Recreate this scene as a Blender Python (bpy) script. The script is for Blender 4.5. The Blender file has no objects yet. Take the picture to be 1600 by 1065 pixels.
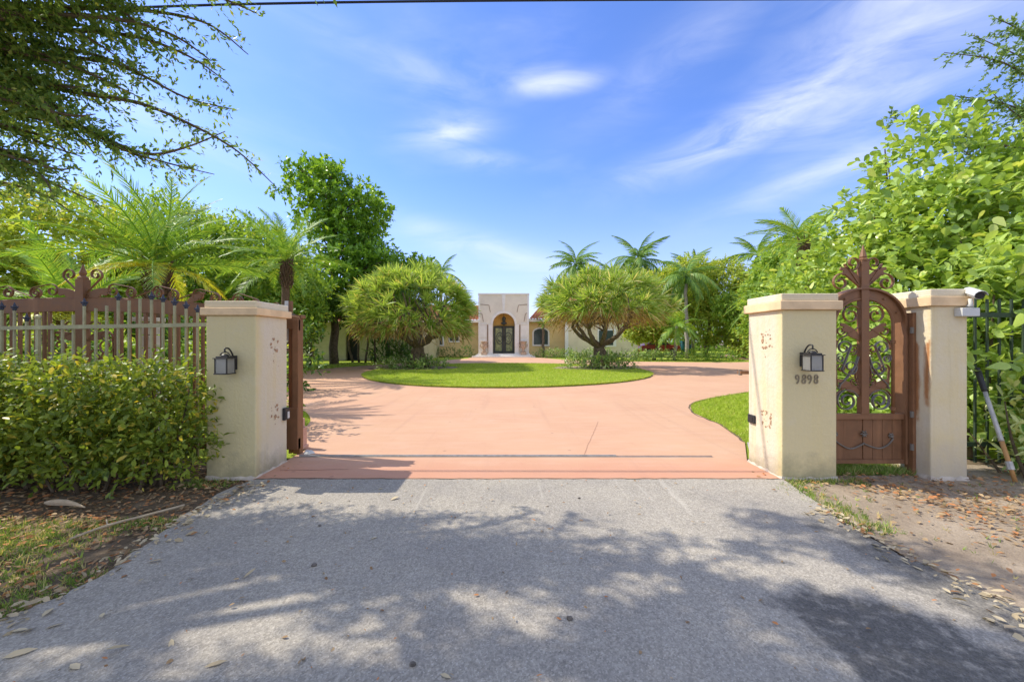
import bpy, math, random
import numpy as np
from mathutils import Vector, Matrix

R = math.radians
rng = np.random.default_rng(7)
random.seed(7)
scene = bpy.context.scene
COL = scene.collection

# ------------------------------------------------------------------ camera
cam_data = bpy.data.cameras.new("camera")
cam_data.sensor_width = 36.0
cam_data.lens = 14.0
cam_data.clip_start = 0.05
cam_data.clip_end = 2000
cam = bpy.data.objects.new("camera", cam_data)
cam.location = (0, 0, 1.5)
cam.rotation_euler = (R(90), 0, 0)
COL.objects.link(cam)
scene.camera = cam

# ------------------------------------------------------------------ light
SUN = Vector((-1.67, 0.42, 1.95)).normalized()          # towards the sun
SKY_STRENGTH = 0.15
SUN_STRENGTH = 2.7
EXPOSURE = 0.92
sun_data = bpy.data.lights.new("sun", 'SUN')
sun_data.energy = SUN_STRENGTH
sun_data.angle = R(0.5)
sun_data.color = (1.0, 0.93, 0.80)
sun = bpy.data.objects.new("sun", sun_data)
sun.rotation_euler = SUN.to_track_quat('Z', 'Y').to_euler()
sun.location = (-20, 5, 25)
COL.objects.link(sun)

world = bpy.data.worlds.new("World")
scene.world = world
world.use_nodes = True
wn, wl = world.node_tree.nodes, world.node_tree.links
wn.clear()
sky = wn.new('ShaderNodeTexSky')
sky.sky_type = 'NISHITA'
sky.sun_disc = False
sky.sun_elevation = math.asin(SUN.z)
sky.sun_rotation = math.atan2(SUN.x, SUN.y)
sky.air_density = 1.0
sky.dust_density = 0.6
sky.ozone_density = 3.0


def wmath(op, a, b=None, c=None):
    n = wn.new('ShaderNodeMath'); n.operation = op
    for i, v in enumerate((a, b, c)):
        if v is None: continue
        if isinstance(v, (int, float)): n.inputs[i].default_value = v
        else: wl.new(v, n.inputs[i])
    return n.outputs[0]


tc = wn.new('ShaderNodeTexCoord')
sx = wn.new('ShaderNodeSeparateXYZ'); wl.new(tc.outputs['Generated'], sx.inputs[0])
az = wmath('ARCTAN2', sx.outputs[0], sx.outputs[1])
el = wmath('ARCSINE', sx.outputs[2])
cmb = wn.new('ShaderNodeCombineXYZ')
wl.new(wmath('MULTIPLY', az, 3.0), cmb.inputs[0]); wl.new(wmath('MULTIPLY', el, 11.0), cmb.inputs[1])
nz = wn.new('ShaderNodeTexNoise'); nz.inputs['Scale'].default_value = 1.3; nz.inputs['Detail'].default_value = 7
nz.inputs['Roughness'].default_value = 0.58; nz.inputs['Distortion'].default_value = 0.7
wl.new(cmb.outputs[0], nz.inputs['Vector'])
cmb2 = wn.new('ShaderNodeCombineXYZ')
wl.new(wmath('MULTIPLY', az, 1.4), cmb2.inputs[0]); wl.new(wmath('MULTIPLY', el, 3.6), cmb2.inputs[1]); cmb2.inputs[2].default_value = 3.7
nz2 = wn.new('ShaderNodeTexNoise'); nz2.inputs['Scale'].default_value = 1.6; nz2.inputs['Detail'].default_value = 5
wl.new(cmb2.outputs[0], nz2.inputs['Vector'])
# cirrus patches: azimuth, elevation, half width, half height, tilt, weight
CIRRUS = [(6.4, 32.7, 6.0, 1.1, 0, .65), (-9.2, 27.3, 5.5, 1.5, 8, .6), (-3.7, 24.2, 4.8, 1.1, -6, .5),
          (32, 25.0, 14.0, 2.3, 14, .75), (43, 28, 9.5, 7.0, 35, .6), (38, 18.5, 10, 1.5, 16, .55), (-2, 12.5, 16, 1.8, -14, .45),
          (-16, 34, 14, 1.6, -8, .22), (22, 33, 13, 3.0, 22, .22), (-40, 22, 12, 2.2, -12, .3)]
tot = None
for a0, e0, hw, hh, tl, wt in CIRRUS:
    da = wmath('SUBTRACT', az, R(a0)); de = wmath('SUBTRACT', el, R(e0))
    c, s = math.cos(R(tl)), math.sin(R(tl))
    p = wmath('ADD', wmath('MULTIPLY', da, c / R(hw)), wmath('MULTIPLY', de, s / R(hw)))
    q = wmath('SUBTRACT', wmath('MULTIPLY', de, c / R(hh)), wmath('MULTIPLY', da, s / R(hh)))
    d2 = wmath('ADD', wmath('MULTIPLY', p, p), wmath('MULTIPLY', q, q))
    g = wmath('MULTIPLY', wmath('POWER', 2.718, wmath('MULTIPLY', d2, -0.9)), wt)
    tot = g if tot is None else wmath('MAXIMUM', tot, g)
streak = wn.new('ShaderNodeMapRange'); streak.inputs[1].default_value = 0.33; streak.inputs[2].default_value = 0.68
wl.new(nz.outputs[0], streak.inputs[0])
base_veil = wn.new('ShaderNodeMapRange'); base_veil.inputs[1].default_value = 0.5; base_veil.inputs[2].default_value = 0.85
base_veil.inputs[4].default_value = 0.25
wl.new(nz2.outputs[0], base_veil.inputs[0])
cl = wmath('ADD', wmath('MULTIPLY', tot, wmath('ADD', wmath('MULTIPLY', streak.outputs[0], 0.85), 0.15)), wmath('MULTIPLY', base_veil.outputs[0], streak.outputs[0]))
fill_cloud = wn.new('ShaderNodeMapRange'); fill_cloud.inputs[1].default_value = 0.28; fill_cloud.inputs[2].default_value = 0.52  # cloud cover added outside the view to brighten and whiten ambient light
wl.new(nz2.outputs[0], fill_cloud.inputs[0])
off_view = wn.new('ShaderNodeMapRange'); off_view.inputs[1].default_value = 0.62; off_view.inputs[2].default_value = 0.30
wl.new(sx.outputs[1], off_view.inputs[0])
cl = wmath('ADD', cl, wmath('MULTIPLY', wmath('MULTIPLY', off_view.outputs[0], fill_cloud.outputs[0]), wmath('ADD', wmath('MULTIPLY', streak.outputs[0], 0.5), 0.4)))
cl = wmath('MINIMUM', wmath('MULTIPLY', cl, 0.86), 0.9)
tint = wn.new('ShaderNodeMixRGB'); tint.blend_type = 'MULTIPLY'; tint.inputs[0].default_value = 1
tint.inputs[2].default_value = (0.56, 0.68, 1.02, 1)
wl.new(sky.outputs[0], tint.inputs[1])
mixc = wn.new('ShaderNodeMixRGB'); mixc.inputs[2].default_value = (4.6, 4.7, 4.9, 1)
hz = wn.new('ShaderNodeMapRange'); hz.inputs[1].default_value = 0.42; hz.inputs[2].default_value = 0.0
wl.new(el, hz.inputs[0])
hzm = wn.new('ShaderNodeMixRGB'); hzm.inputs[2].default_value = (3.5, 3.55, 4.5, 1)
wl.new(wmath('MULTIPLY', wmath('MULTIPLY', hz.outputs[0], hz.outputs[0]), 0.85), hzm.inputs[0]); wl.new(tint.outputs[0], hzm.inputs[1])
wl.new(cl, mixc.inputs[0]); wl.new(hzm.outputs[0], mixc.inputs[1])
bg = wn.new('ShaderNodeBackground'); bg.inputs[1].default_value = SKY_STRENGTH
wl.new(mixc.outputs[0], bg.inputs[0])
world.cycles.sampling_method = 'MANUAL'; world.cycles.sample_map_resolution = 512
wo = wn.new('ShaderNodeOutputWorld'); wl.new(bg.outputs[0], wo.inputs[0])

scene.view_settings.view_transform = 'Standard'
scene.view_settings.look = 'None'
scene.view_settings.exposure = EXPOSURE
scene.view_settings.gamma = 1
scene.view_settings.use_curve_mapping = False
scene.render.engine = 'CYCLES'
cy = scene.cycles
cy.max_bounces = 5; cy.diffuse_bounces = 4; cy.glossy_bounces = 2; cy.transmission_bounces = 4; cy.transparent_max_bounces = 8
cy.caustics_reflective = False; cy.caustics_refractive = False


# ------------------------------------------------------------------ materials
class NT:
    def __init__(self, name):
        self.m = bpy.data.materials.new(name); self.m.use_nodes = True
        self.n, self.l = self.m.node_tree.nodes, self.m.node_tree.links
        self.n.clear()
        self.out = self.n.new('ShaderNodeOutputMaterial')

    def node(self, t, **kw):
        n = self.n.new(t)
        for k, v in kw.items(): setattr(n, k, v)
        return n

    def set(self, sock, v):
        if isinstance(v, bpy.types.NodeSocket): self.l.new(v, sock)
        elif isinstance(v, (tuple, list)) and len(v) == 3 and sock.type == 'RGBA': sock.default_value = (*v, 1)
        else: sock.default_value = v

    def obj(self):
        return self.node('ShaderNodeTexCoord').outputs['Object']

    def pos(self):
        return self.node('ShaderNodeNewGeometry').outputs['Position']

    def mapping(self, vec, scale):
        m = self.node('ShaderNodeMapping'); self.l.new(vec, m.inputs[0]); m.inputs['Scale'].default_value = scale
        return m.outputs[0]

    def noise(self, vec, scale, detail=4, rough=.55, dist=0):
        n = self.node('ShaderNodeTexNoise'); self.l.new(vec, n.inputs['Vector'])
        n.inputs['Scale'].default_value = scale; n.inputs['Detail'].default_value = detail
        n.inputs['Roughness'].default_value = rough; n.inputs['Distortion'].default_value = dist
        return n.outputs[0]

    def voronoi(self, vec, scale):
        n = self.node('ShaderNodeTexVoronoi'); self.l.new(vec, n.inputs['Vector']); n.inputs['Scale'].default_value = scale
        return n

    def ramp(self, fac, stops):
        n = self.node('ShaderNodeValToRGB'); self.l.new(fac, n.inputs[0])
        e = n.color_ramp.elements
        while len(e) < len(stops): e.new(0.5)
        for i, (p, c) in enumerate(stops):
            e[i].position = p
            e[i].color = (*c, 1) if isinstance(c, (tuple, list)) else (c, c, c, 1)
        return n.outputs[0]

    def rangev(self, v, a, b, c=0, d=1):
        n = self.node('ShaderNodeMapRange'); self.l.new(v, n.inputs[0])
        for i, x in enumerate((a, b, c, d)): n.inputs[i + 1].default_value = x
        return n.outputs[0]

    def math(self, op, a, b=None):
        n = self.node('ShaderNodeMath', operation=op)
        self.set(n.inputs[0], a)
        if b is not None: self.set(n.inputs[1], b)
        return n.outputs[0]

    def mix(self, fac, a, b, mode='MIX'):
        n = self.node('ShaderNodeMixRGB', blend_type=mode)
        self.set(n.inputs[0], fac); self.set(n.inputs[1], a); self.set(n.inputs[2], b)
        return n.outputs[0]

    def sep(self, vec):
        n = self.node('ShaderNodeSeparateXYZ'); self.l.new(vec, n.inputs[0]); return n.outputs

    def bump(self, h, strength=.3, dist=.01):
        n = self.node('ShaderNodeBump'); self.l.new(h, n.inputs['Height'])
        n.inputs['Strength'].default_value = strength; n.inputs['Distance'].default_value = dist
        return n.outputs[0]

    def done(self, color, rough=.8, normal=None, metal=0, spec=.3, **kw):
        b = self.node('ShaderNodeBsdfPrincipled')
        self.set(b.inputs['Base Color'], color); self.set(b.inputs['Roughness'], rough)
        self.set(b.inputs['Metallic'], metal); self.set(b.inputs['Specular IOR Level'], spec)
        if normal is not None: self.l.new(normal, b.inputs['Normal'])
        for k, v in kw.items(): self.set(b.inputs[k], v)
        self.l.new(b.outputs[0], self.out.inputs[0])
        self.bsdf = b
        return self.m


def simple(name, col, var=.25, scale=8, rough=.7, bump=.15, spec=.3, metal=0):
    t = NT(name); v = t.pos()
    n = t.noise(v, scale, 5)
    c0 = tuple(x * (1 - var) for x in col); c1 = tuple(min(1, x * (1 + var)) for x in col)
    c = t.ramp(n, [(.3, c0), (.7, c1)])
    nrm = t.bump(t.noise(v, scale * 6, 3), bump, .01) if bump else None
    return t.done(c, rough, nrm, metal, spec)


def leafmat(name, dark, light, odd, trans=.35, rough=.42, nscale=.8, odd_at=.9, spec=.35):
    t = NT(name)
    a = t.node('ShaderNodeAttribute', attribute_name='rnd').outputs['Fac']
    v = t.pos()
    n = t.noise(v, nscale, 3)
    f = t.math('ADD', t.math('MULTIPLY', a, .6), t.math('MULTIPLY', n, .4))
    c = t.ramp(f, [(.2, dark), (.72, light)])
    c = t.mix(t.rangev(a, odd_at, odd_at + .04), c, odd)
    b = t.node('ShaderNodeBsdfPrincipled')
    t.l.new(c, b.inputs['Base Color']); b.inputs['Roughness'].default_value = rough
    b.inputs['Specular IOR Level'].default_value = spec
    tr = t.node('ShaderNodeBsdfTranslucent')
    t.l.new(t.mix(1, c, (1.35, 1.25, .55), 'MULTIPLY'), tr.inputs[0])
    mx = t.node('ShaderNodeMixShader'); mx.inputs[0].default_value = trans
    t.l.new(b.outputs[0], mx.inputs[1]); t.l.new(tr.outputs[0], mx.inputs[2])
    t.l.new(mx.outputs[0], t.out.inputs[0])
    return t.m


def stucco(name, base, stain, grime=(.22, .2, .13), rust=None, low=.35, front_amt=.8):
    """painted render with weather stains; rust = (axis, a, b, z0, z1) band in object space"""
    t = NT(name); v = t.obj(); s = t.sep(v)
    n1 = t.noise(v, 2.2, 5, .6)
    c = t.mix(t.rangev(n1, .42, .75, 0, .45), base, stain)
    run = t.noise(t.mapping(v, (9, 9, .7)), 1.0, 4, .6)
    c = t.mix(t.rangev(run, .52, .74, 0, .55), c, stain)
    c = t.mix(t.rangev(t.noise(t.mapping(v, (14, 14, .5)), 1.0, 4, .65), .60, .74, 0, .35), c, tuple(x * .55 for x in stain))
    front_mask = t.math('ADD', s[1], t.math('MULTIPLY', t.math('SUBTRACT', t.noise(v, 3.0, 5, .6), .5), .22))
    c = t.mix(t.rangev(front_mask, -.17, -.29, 0, front_amt), c, stain)  # stain colour mixed in more strongly towards the front face
    fine = t.noise(v, 40, 3)
    c = t.mix(t.rangev(fine, .3, .7, 0, .12), c, tuple(x * .7 for x in base))
    # splash dirt rising from the ground
    edge = t.math('ADD', s[2], t.math('MULTIPLY', t.noise(v, 6, 5, .65), -.55))
    if low > 0: c = t.mix(t.rangev(edge, low - .35, -.32, 0, .65), c, grime)
    if rust:
        for ax, a, b, z0, z1 in rust:
            x = t.math('ADD', s[ax], t.math('MULTIPLY', t.math('SUBTRACT', t.noise(t.mapping(v, (10, 10, 2.5)), 1, 4, .7), .5), .09))
            m = t.math('MULTIPLY', t.rangev(x, a - .015, a + .015), t.rangev(x, b + .02, b - .02))
            zz = t.math('ADD', s[2], t.math('MULTIPLY', t.math('SUBTRACT', t.noise(v, 9, 4), .5), .35))
            m = t.math('MULTIPLY', m, t.math('MULTIPLY', t.rangev(zz, z0, z0 + .12), t.rangev(zz, z1, z1 - .06)))
            m = t.math('MULTIPLY', m, t.rangev(s[0], -.17, -.19))
            c = t.mix(t.math('MULTIPLY', m, .85), c, (.42, .15, .035))
    nrm = t.bump(t.math('ADD', t.noise(v, 26, 5, .65), t.math('MULTIPLY', t.noise(v, 5, 3), 1.2)), .45, .014)
    return t.done(c, .88, nrm, 0, .2)


M = {}
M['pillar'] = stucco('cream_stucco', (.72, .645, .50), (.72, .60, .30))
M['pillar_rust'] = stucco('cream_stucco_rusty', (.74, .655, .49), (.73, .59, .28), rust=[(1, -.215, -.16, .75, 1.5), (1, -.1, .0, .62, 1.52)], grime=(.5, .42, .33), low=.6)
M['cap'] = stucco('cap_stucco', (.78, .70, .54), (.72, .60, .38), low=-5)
M['band'] = simple('peach_band_paint', (.80, .58, .34), .16, 5, .85, .25)


def m_asphalt():
    t = NT('asphalt'); v = t.pos(); s = t.sep(v)
    agg = t.voronoi(v, 115)
    agc = t.ramp(agg.outputs['Color'], [(.1, (.25, .228, .195)), (.5, (.35, .32, .272)), (.9, (.46, .42, .36))])
    n = t.noise(v, 1.1, 5, .6)
    c = t.mix(t.rangev(n, .35, .7), t.mix(1, agc, (.92, .91, .90), 'MULTIPLY'), t.mix(1, agc, (1.25, 1.22, 1.14), 'MULTIPLY'))
    n2 = t.noise(v, 7, 4, .6)
    c = t.mix(t.rangev(n2, .4, .75, 0, .3), c, (.40, .37, .32))
    c = t.mix(t.rangev(t.noise(v, 38, 5, .75), .36, .60, .38, 0), c, (.15, .135, .115))
    c = t.mix(t.rangev(t.voronoi(v, 45).outputs['Distance'], .17, .11, 0, .5), c, (.66, .61, .53))
    # old tar / damp patches near the right edge of the apron
    x = t.math('ADD', s[0], t.math('MULTIPLY', t.math('SUBTRACT', t.noise(v, 3.4, 5, .65), .5), .75))
    y = t.math('ADD', s[1], t.math('MULTIPLY', t.math('SUBTRACT', t.noise(t.mapping(v, (1.3, 1, 1)), 2.7, 5, .65), .5), .7))
    w1 = t.math('MULTIPLY', t.rangev(x, 2.38, 2.52), t.rangev(y, 3.45, 3.25))
    u = t.math('ADD', x, t.math('MULTIPLY', y, .5))
    w2 = t.math('MULTIPLY', t.math('MULTIPLY', t.rangev(x, 1.48, 1.6), t.rangev(u, 3.36, 3.26)), t.rangev(y, 2.42, 2.32))
    w = t.math('MAXIMUM', t.math('MULTIPLY', w1, .8), w2)
    w = t.math('MULTIPLY', w, t.rangev(t.noise(v, 14, 4), .3, .5, .35, 1))
    c = t.mix(t.math('MULTIPLY', w, .8), c, t.mix(1, agc, (.22, .23, .25), 'MULTIPLY'))
    cr = t.voronoi(t.mapping(v, (1, 1, 1)), .9); cr.feature = 'DISTANCE_TO_EDGE'
    wv = t.node('ShaderNodeVectorMath', operation='ADD'); t.l.new(v, wv.inputs[0])
    nn = t.node('ShaderNodeTexNoise'); t.l.new(v, nn.inputs['Vector']); nn.inputs['Scale'].default_value = 2.5; nn.inputs['Detail'].default_value = 6; nn.inputs['Roughness'].default_value = .7
    t.l.new(nn.outputs['Color'], wv.inputs[1]); t.l.new(wv.outputs[0], cr.inputs['Vector'])
    c = t.mix(t.math('MULTIPLY', t.rangev(cr.outputs['Distance'], .006, .001), t.rangev(t.noise(v, .8, 2), .5, .6, 0, .6)), c, (.12, .105, .09))
    # pale tyre scuffs
    sc = t.noise(t.mapping(v, (5, .22, 1)), 1.6, 3, .6)
    c = t.mix(t.rangev(sc, .62, .72, 0, .3), c, (.60, .55, .46))
    h = t.math('ADD', agg.outputs['Distance'], t.math('MULTIPLY', t.noise(v, 60, 4), .9))
    return t.done(c, t.rangev(w, 0, 1, .9, .72), t.bump(h, .4, .005), 0, .25)


M['asphalt'] = m_asphalt()


def m_drive():
    t = NT('salmon_concrete'); v = t.pos(); s = t.sep(v)
    n = t.noise(v, .55, 6, .6); n2 = t.noise(t.mapping(v, (1, 4, 1)), 1.6, 5, .6)
    c = t.ramp(n, [(.3, (.55, .312, .195)), (.7, (.59, .368, .232))])
    c = t.mix(t.rangev(n2, .45, .75, 0, .4), c, (.64, .42, .31))
    c = t.mix(t.rangev(t.noise(v, 3.2, 5, .7), .6, .78, 0, .35), c, (.50, .20, .12))
    yy = t.math('ADD', s[1], t.math('MULTIPLY', t.math('SUBTRACT', t.noise(v, 1.4, 4), .5), .8))
    c = t.mix(t.rangev(yy, 5.2, 4.6, 0, .4), c, (.52, .20, .125))
    c = t.mix(t.rangev(t.noise(v, 55, 3), .45, .75, 0, .18), c, (.42, .2, .14))
    ty = t.noise(t.mapping(v, (3.2, .16, 1)), 1.1, 4, .6)
    c = t.mix(t.rangev(ty, .56, .72, 0, .28), c, (.42, .24, .17))
    c = t.mix(t.rangev(t.noise(v, .9, 6, .72), .60, .74, 0, .3), c, (.70, .50, .39))
    c = t.mix(t.rangev(t.voronoi(v, 1.7).outputs['Distance'], .055, .02, 0, .55), c, (.27, .14, .10))
    return t.done(c, .82, t.bump(t.noise(v, 60, 4), .25, .006), 0, .25)


M['drive'] = m_drive()


def m_soil(name, a, b, c3, sc=3):
    t = NT(name); v = t.pos()
    c = t.ramp(t.noise(v, sc, 7, .68), [(.28, a), (.55, b), (.75, c3)])
    c = t.mix(t.rangev(t.noise(v, 45, 4, .7), .35, .7, 0, .4), c, tuple(x * .6 for x in a))
    return t.done(c, .95, t.bump(t.noise(v, 30, 5, .7), .7, .03), 0, .1)


M['soil'] = m_soil('leaf_mould_soil', (.10, .075, .048), (.22, .165, .11), (.36, .28, .19))
M['sandy'] = m_soil('sandy_verge_soil', (.26, .20, .145), (.40, .32, .235), (.50, .41, .31), 2)
M['lawn'] = m_soil('lawn_turf', (.24, .31, .035), (.31, .39, .045), (.38, .45, .07), 1.2)
M['grass'] = leafmat('grass_blade', (0.30, 0.43, 0.05), (0.56, 0.66, 0.10), (0.652, 0.609, 0.232), .3, .6, .9, .90, .15)
M['vergegrass'] = leafmat('verge_grass_blade', (0.145, 0.246, 0.043), (0.319, 0.435, 0.102), (0.609, 0.522, 0.232), .3, .6, .8, .75, .15)
M['litter'] = leafmat('dry_leaf', (0.240, 0.140, 0.070), (0.520, 0.380, 0.220), (0.500, 0.220, 0.090), .12, .8, 2, .72, .12)
M['litter_tan'] = leafmat('pale_dry_leaf', (0.420, 0.330, 0.200), (0.620, 0.520, 0.340), (0.350, 0.180, 0.080), .12, .8, 2, .8, .15)
M['hedge'] = leafmat('cocoplum_leaf', (0.12, 0.19, 0.035), (0.34, 0.43, 0.06), (0.66, 0.55, 0.09), .42, .38, 1.6, .9)
M['clusia'] = leafmat('clusia_leaf', (0.20, 0.33, 0.06), (0.52, 0.67, 0.17), (0.70, 0.75, 0.25), .38, .30, .9, .93, .5)
M['variegated'] = leafmat('pale_shrub_leaf', (0.406, 0.551, 0.189), (0.750, 0.750, 0.392), (0.174, 0.348, 0.072), .35, .4, 2, .85)
M['oak'] = leafmat('small_oval_leaf', (0.12, 0.22, 0.06), (0.29, 0.42, 0.10), (0.46, 0.50, 0.13), .5, .45, 1.2, .9)
M['oak2'] = leafmat('fine_blue_green_leaf', (0.102, 0.189, 0.072), (0.246, 0.377, 0.116), (0.377, 0.464, 0.145), .4, .45, 1.2, .9)
M['almond'] = leafmat('almond_leaf', (0.10, 0.22, 0.03), (0.30, 0.50, 0.06), (0.435, 0.609, 0.072), .4, .35, .4, .92)
M['bgleaf'] = leafmat('garden_tree_leaf', (0.14, 0.27, 0.04), (0.38, 0.54, 0.09), (0.55, 0.60, 0.12), .45, .5, .35, .9)
M['bgleaf_yellow'] = leafmat('yellow_green_leaf', (0.25, 0.35, 0.05), (0.52, 0.62, 0.12), (0.64, 0.58, 0.15), .46, .5, .35, .88)
M['bgleaf_dark'] = leafmat('deep_green_leaf', (0.043, 0.109, 0.022), (0.131, 0.246, 0.036), (0.261, 0.348, 0.043), .3, .45, .5, .93)
M['palm'] = leafmat('palm_leaflet', (0.131, 0.261, 0.043), (0.334, 0.522, 0.087), (0.522, 0.580, 0.087), .38, .4, .5, .9)
M['palm_yellow'] = leafmat('yellow_palm_leaflet', (0.609, 0.580, 0.072), (0.750, 0.750, 0.102), (0.750, 0.522, 0.087), .4, .45, .5, .85)
M['palm_far'] = leafmat('royal_palm_leaflet', (0.102, 0.217, 0.051), (0.261, 0.420, 0.087), (0.464, 0.464, 0.116), .36, .45, .2, .92)
M['draco'] = leafmat('dragon_tree_blade', (0.22, 0.36, 0.07), (0.48, 0.60, 0.16), (0.60, 0.52, 0.22), .5, .42, .25, .88)
M['draco2'] = leafmat('dragon_tree_blade_green', (0.20, 0.34, 0.07), (0.45, 0.56, 0.15), (0.70, 0.64, 0.36), .5, .42, .25, .86)
M['dead'] = leafmat('dry_hanging_blade', (0.300, 0.190, 0.070), (0.480, 0.330, 0.130), (0.400, 0.220, 0.080), .25, .7, .4, .9)
M['fern'] = leafmat('low_bed_leaf', (0.131, 0.232, 0.058), (0.377, 0.522, 0.145), (0.725, 0.725, 0.435), .3, .5, 1.2, .88)
M['bark'] = simple('grey_brown_bark', (.17, .125, .085), .4, 9, .92, .7)
M['palmbark'] = simple('palm_fibre_bark', (.15, .095, .06), .5, 22, .95, .9)
M['royalbark'] = simple('pale_palm_bark', (.33, .29, .24), .25, 6, .9, .3)
M['twig'] = simple('thin_branch_bark', (.12, .09, .055), .3, 14, .9, .3)
M['drywood'] = simple('bleached_dry_stick', (.45, .36, .24), .25, 14, .85, .4)


def m_iron(name, base, rust, spot=.5):
    t = NT(name); v = t.obj()
    n = t.noise(v, 7, 6, .65)
    c = t.ramp(n, [(.35, base), (.6, tuple(x * 1.25 for x in base)), (.8, rust)])
    st = t.noise(t.mapping(v, (9, 9, .8)), 1, 4, .6)
    c = t.mix(t.rangev(st, .52, .75, 0, .35), c, tuple(min(1, x * 2.2) for x in base))
    return t.done(c, t.rangev(n, .3, .8, .42, .8), t.bump(t.noise(v, 70, 4), .25, .004), .1, .4)


M['iron'] = m_iron('brown_iron_paint', (.20, .098, .046), (.35, .16, .07))
M['iron_grey'] = m_iron('grey_worn_iron', (.16, .14, .115), (.2, .11, .06))
M['fencepaint'] = m_iron('weathered_beige_fence_paint', (.33, .31, .185), (.30, .17, .07))
M['greenfence'] = m_iron('dark_green_fence_paint', (.03, .05, .028), (.07, .08, .04))
M['finial'] = m_iron('blue_black_finial', (.045, .05, .075), (.06, .06, .08))
M['black'] = simple('black_metal', (.03, .027, .025), .3, 12, .45, .1, .5)
M['steel'] = simple('worn_track_steel', (.40, .37, .33), .25, 20, .5, .2, .5, .5)
M['plastic_black'] = simple('black_plastic', (.03, .03, .032), .2, 12, .5, .05, .4)
M['plastic_white'] = simple('white_plastic', (.60, .60, .57), .08, 8, .45, .03, .4)
M['grey_box'] = simple('grey_box_paint', (.48, .5, .52), .12, 8, .6, .1)
M['concrete'] = simple('plain_concrete', (.42, .40, .36), .2, 6, .9, .4)
M['pinkblock'] = simple('pink_block', (.60, .36, .27), .15, 6, .9, .4)
M['brickpale'] = simple('pale_masonry', (.60, .52, .42), .2, 9, .9, .4)
M['digit'] = simple('dull_bronze', (.26, .215, .14), .25, 20, .5, .1, .5, .4)
M['rustmark'] = simple('rust_scab', (.46, .28, .17), .45, 60, .95, .5)
M['joint'] = simple('dark_joint', (.30, .15, .10), .3, 20, .95, .2)
M['tymp'] = simple('mustard_render', (.62, .40, .12), .12, 4, .85, .15)
M['wall'] = simple('yellow_house_render', (.78, .58, .27), .1, 1.2, .9, .2)
M['wall_cream'] = simple('cream_house_render', (.78, .67, .47), .1, 1.2, .9, .2)
M['wall_olive'] = simple('olive_cream_render', (.52, .47, .27), .14, 1.2, .9, .2)
M['portal'] = simple('grey_beige_render', (.82, .74, .60), .08, 1.5, .9, .15)
M['trim'] = simple('off_white_trim', (.86, .82, .75), .06, 3, .8, .1)
M['groove'] = simple('brown_groove_paint', (.34, .25, .18), .15, 6, .9, .1)
M['stone'] = simple('carved_tan_stone', (.50, .37, .27), .3, 9, .9, .6)
M['bronze'] = simple('dark_bronze_frame', (.045, .05, .04), .25, 6, .5, .1, .5)
M['doorway_dark'] = simple('doorway_dark_fill', (.02, .02, .025), .3, 5, .7, .1)  # near-black fill for the unlit doorway opening
M['red'] = simple('red_car_paint', (.45, .06, .04), .08, 2, .3, 0, .5)
M['teal'] = simple('teal_bin_plastic', (.02, .14, .13), .12, 4, .5, .1)
M['tyre'] = simple('tyre_rubber', (.03, .03, .03), .2, 10, .9, .1)
M['wood'] = simple('orange_wood_handle', (.50, .27, .10), .2, 14, .6, .2)
M['poleg'] = simple('grey_pole_metal', (.48, .46, .42), .15, 14, .5, .1, .5, .2)
M['wire'] = simple('cable_sheath', (.03, .035, .05), .1, 5, .6, 0)
M['rock'] = simple('small_stone', (.15, .13, .11), .35, 40, .9, .6)


def m_roof():
    t = NT('clay_roof_tile'); v = t.pos()
    c = t.ramp(t.noise(v, 3, 4, .7), [(.3, (.32, .11, .06)), (.55, (.50, .20, .11)), (.8, (.62, .33, .2))])
    return t.done(c, .85, t.bump(t.noise(v, 12, 3), .3, .03), 0, .25)


M['roof'] = m_roof()


def m_glass(name, tint, alpha, rough):
    t = NT(name); v = t.obj()
    g = t.node('ShaderNodeBsdfGlossy'); g.inputs['Roughness'].default_value = rough
    t.l.new(t.bump(t.noise(v, 45, 3), .5, .01), g.inputs['Normal'])
    tr = t.node('ShaderNodeBsdfTransparent'); tr.inputs[0].default_value = (*tint, 1)
    dd = t.node('ShaderNodeBsdfDiffuse'); dd.inputs[0].default_value = (*tint, 1)
    d0 = t.node('ShaderNodeBsdfTranslucent'); d0.inputs[0].default_value = (*tint, 1)
    d = t.node('ShaderNodeMixShader'); d.inputs[0].default_value = .5; t.l.new(dd.outputs[0], d.inputs[1]); t.l.new(d0.outputs[0], d.inputs[2])
    m1 = t.node('ShaderNodeMixShader'); m1.inputs[0].default_value = alpha
    t.l.new(tr.outputs[0], m1.inputs[1]); t.l.new(d.outputs[0], m1.inputs[2])
    fr = t.node('ShaderNodeFresnel'); fr.inputs[0].default_value = 1.5
    m2 = t.node('ShaderNodeMixShader')
    t.l.new(fr.outputs[0], m2.inputs[0]); t.l.new(m1.outputs[0], m2.inputs[1]); t.l.new(g.outputs[0], m2.inputs[2])
    t.l.new(m2.outputs[0], t.out.inputs[0])
    return t.m


M['lampglass'] = m_glass('seeded_lantern_glass', (.97, .96, .90), .38, .12)


def m_window():
    t = NT('dark_window_glass')
    return t.done((.06, .085, .085), .08, None, 0, .6)


M['window'] = m_window()


def m_doorglass():
    t = NT('leaded_door_glass'); v = t.pos()
    c = t.ramp(t.noise(v, 2.3, 4, .6), [(.35, (.10, .13, .05)), (.6, (.34, .36, .15)), (.8, (.5, .5, .3))])
    return t.done(c, .12, None, 0, .6)


M['doorglass'] = m_doorglass()


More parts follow.
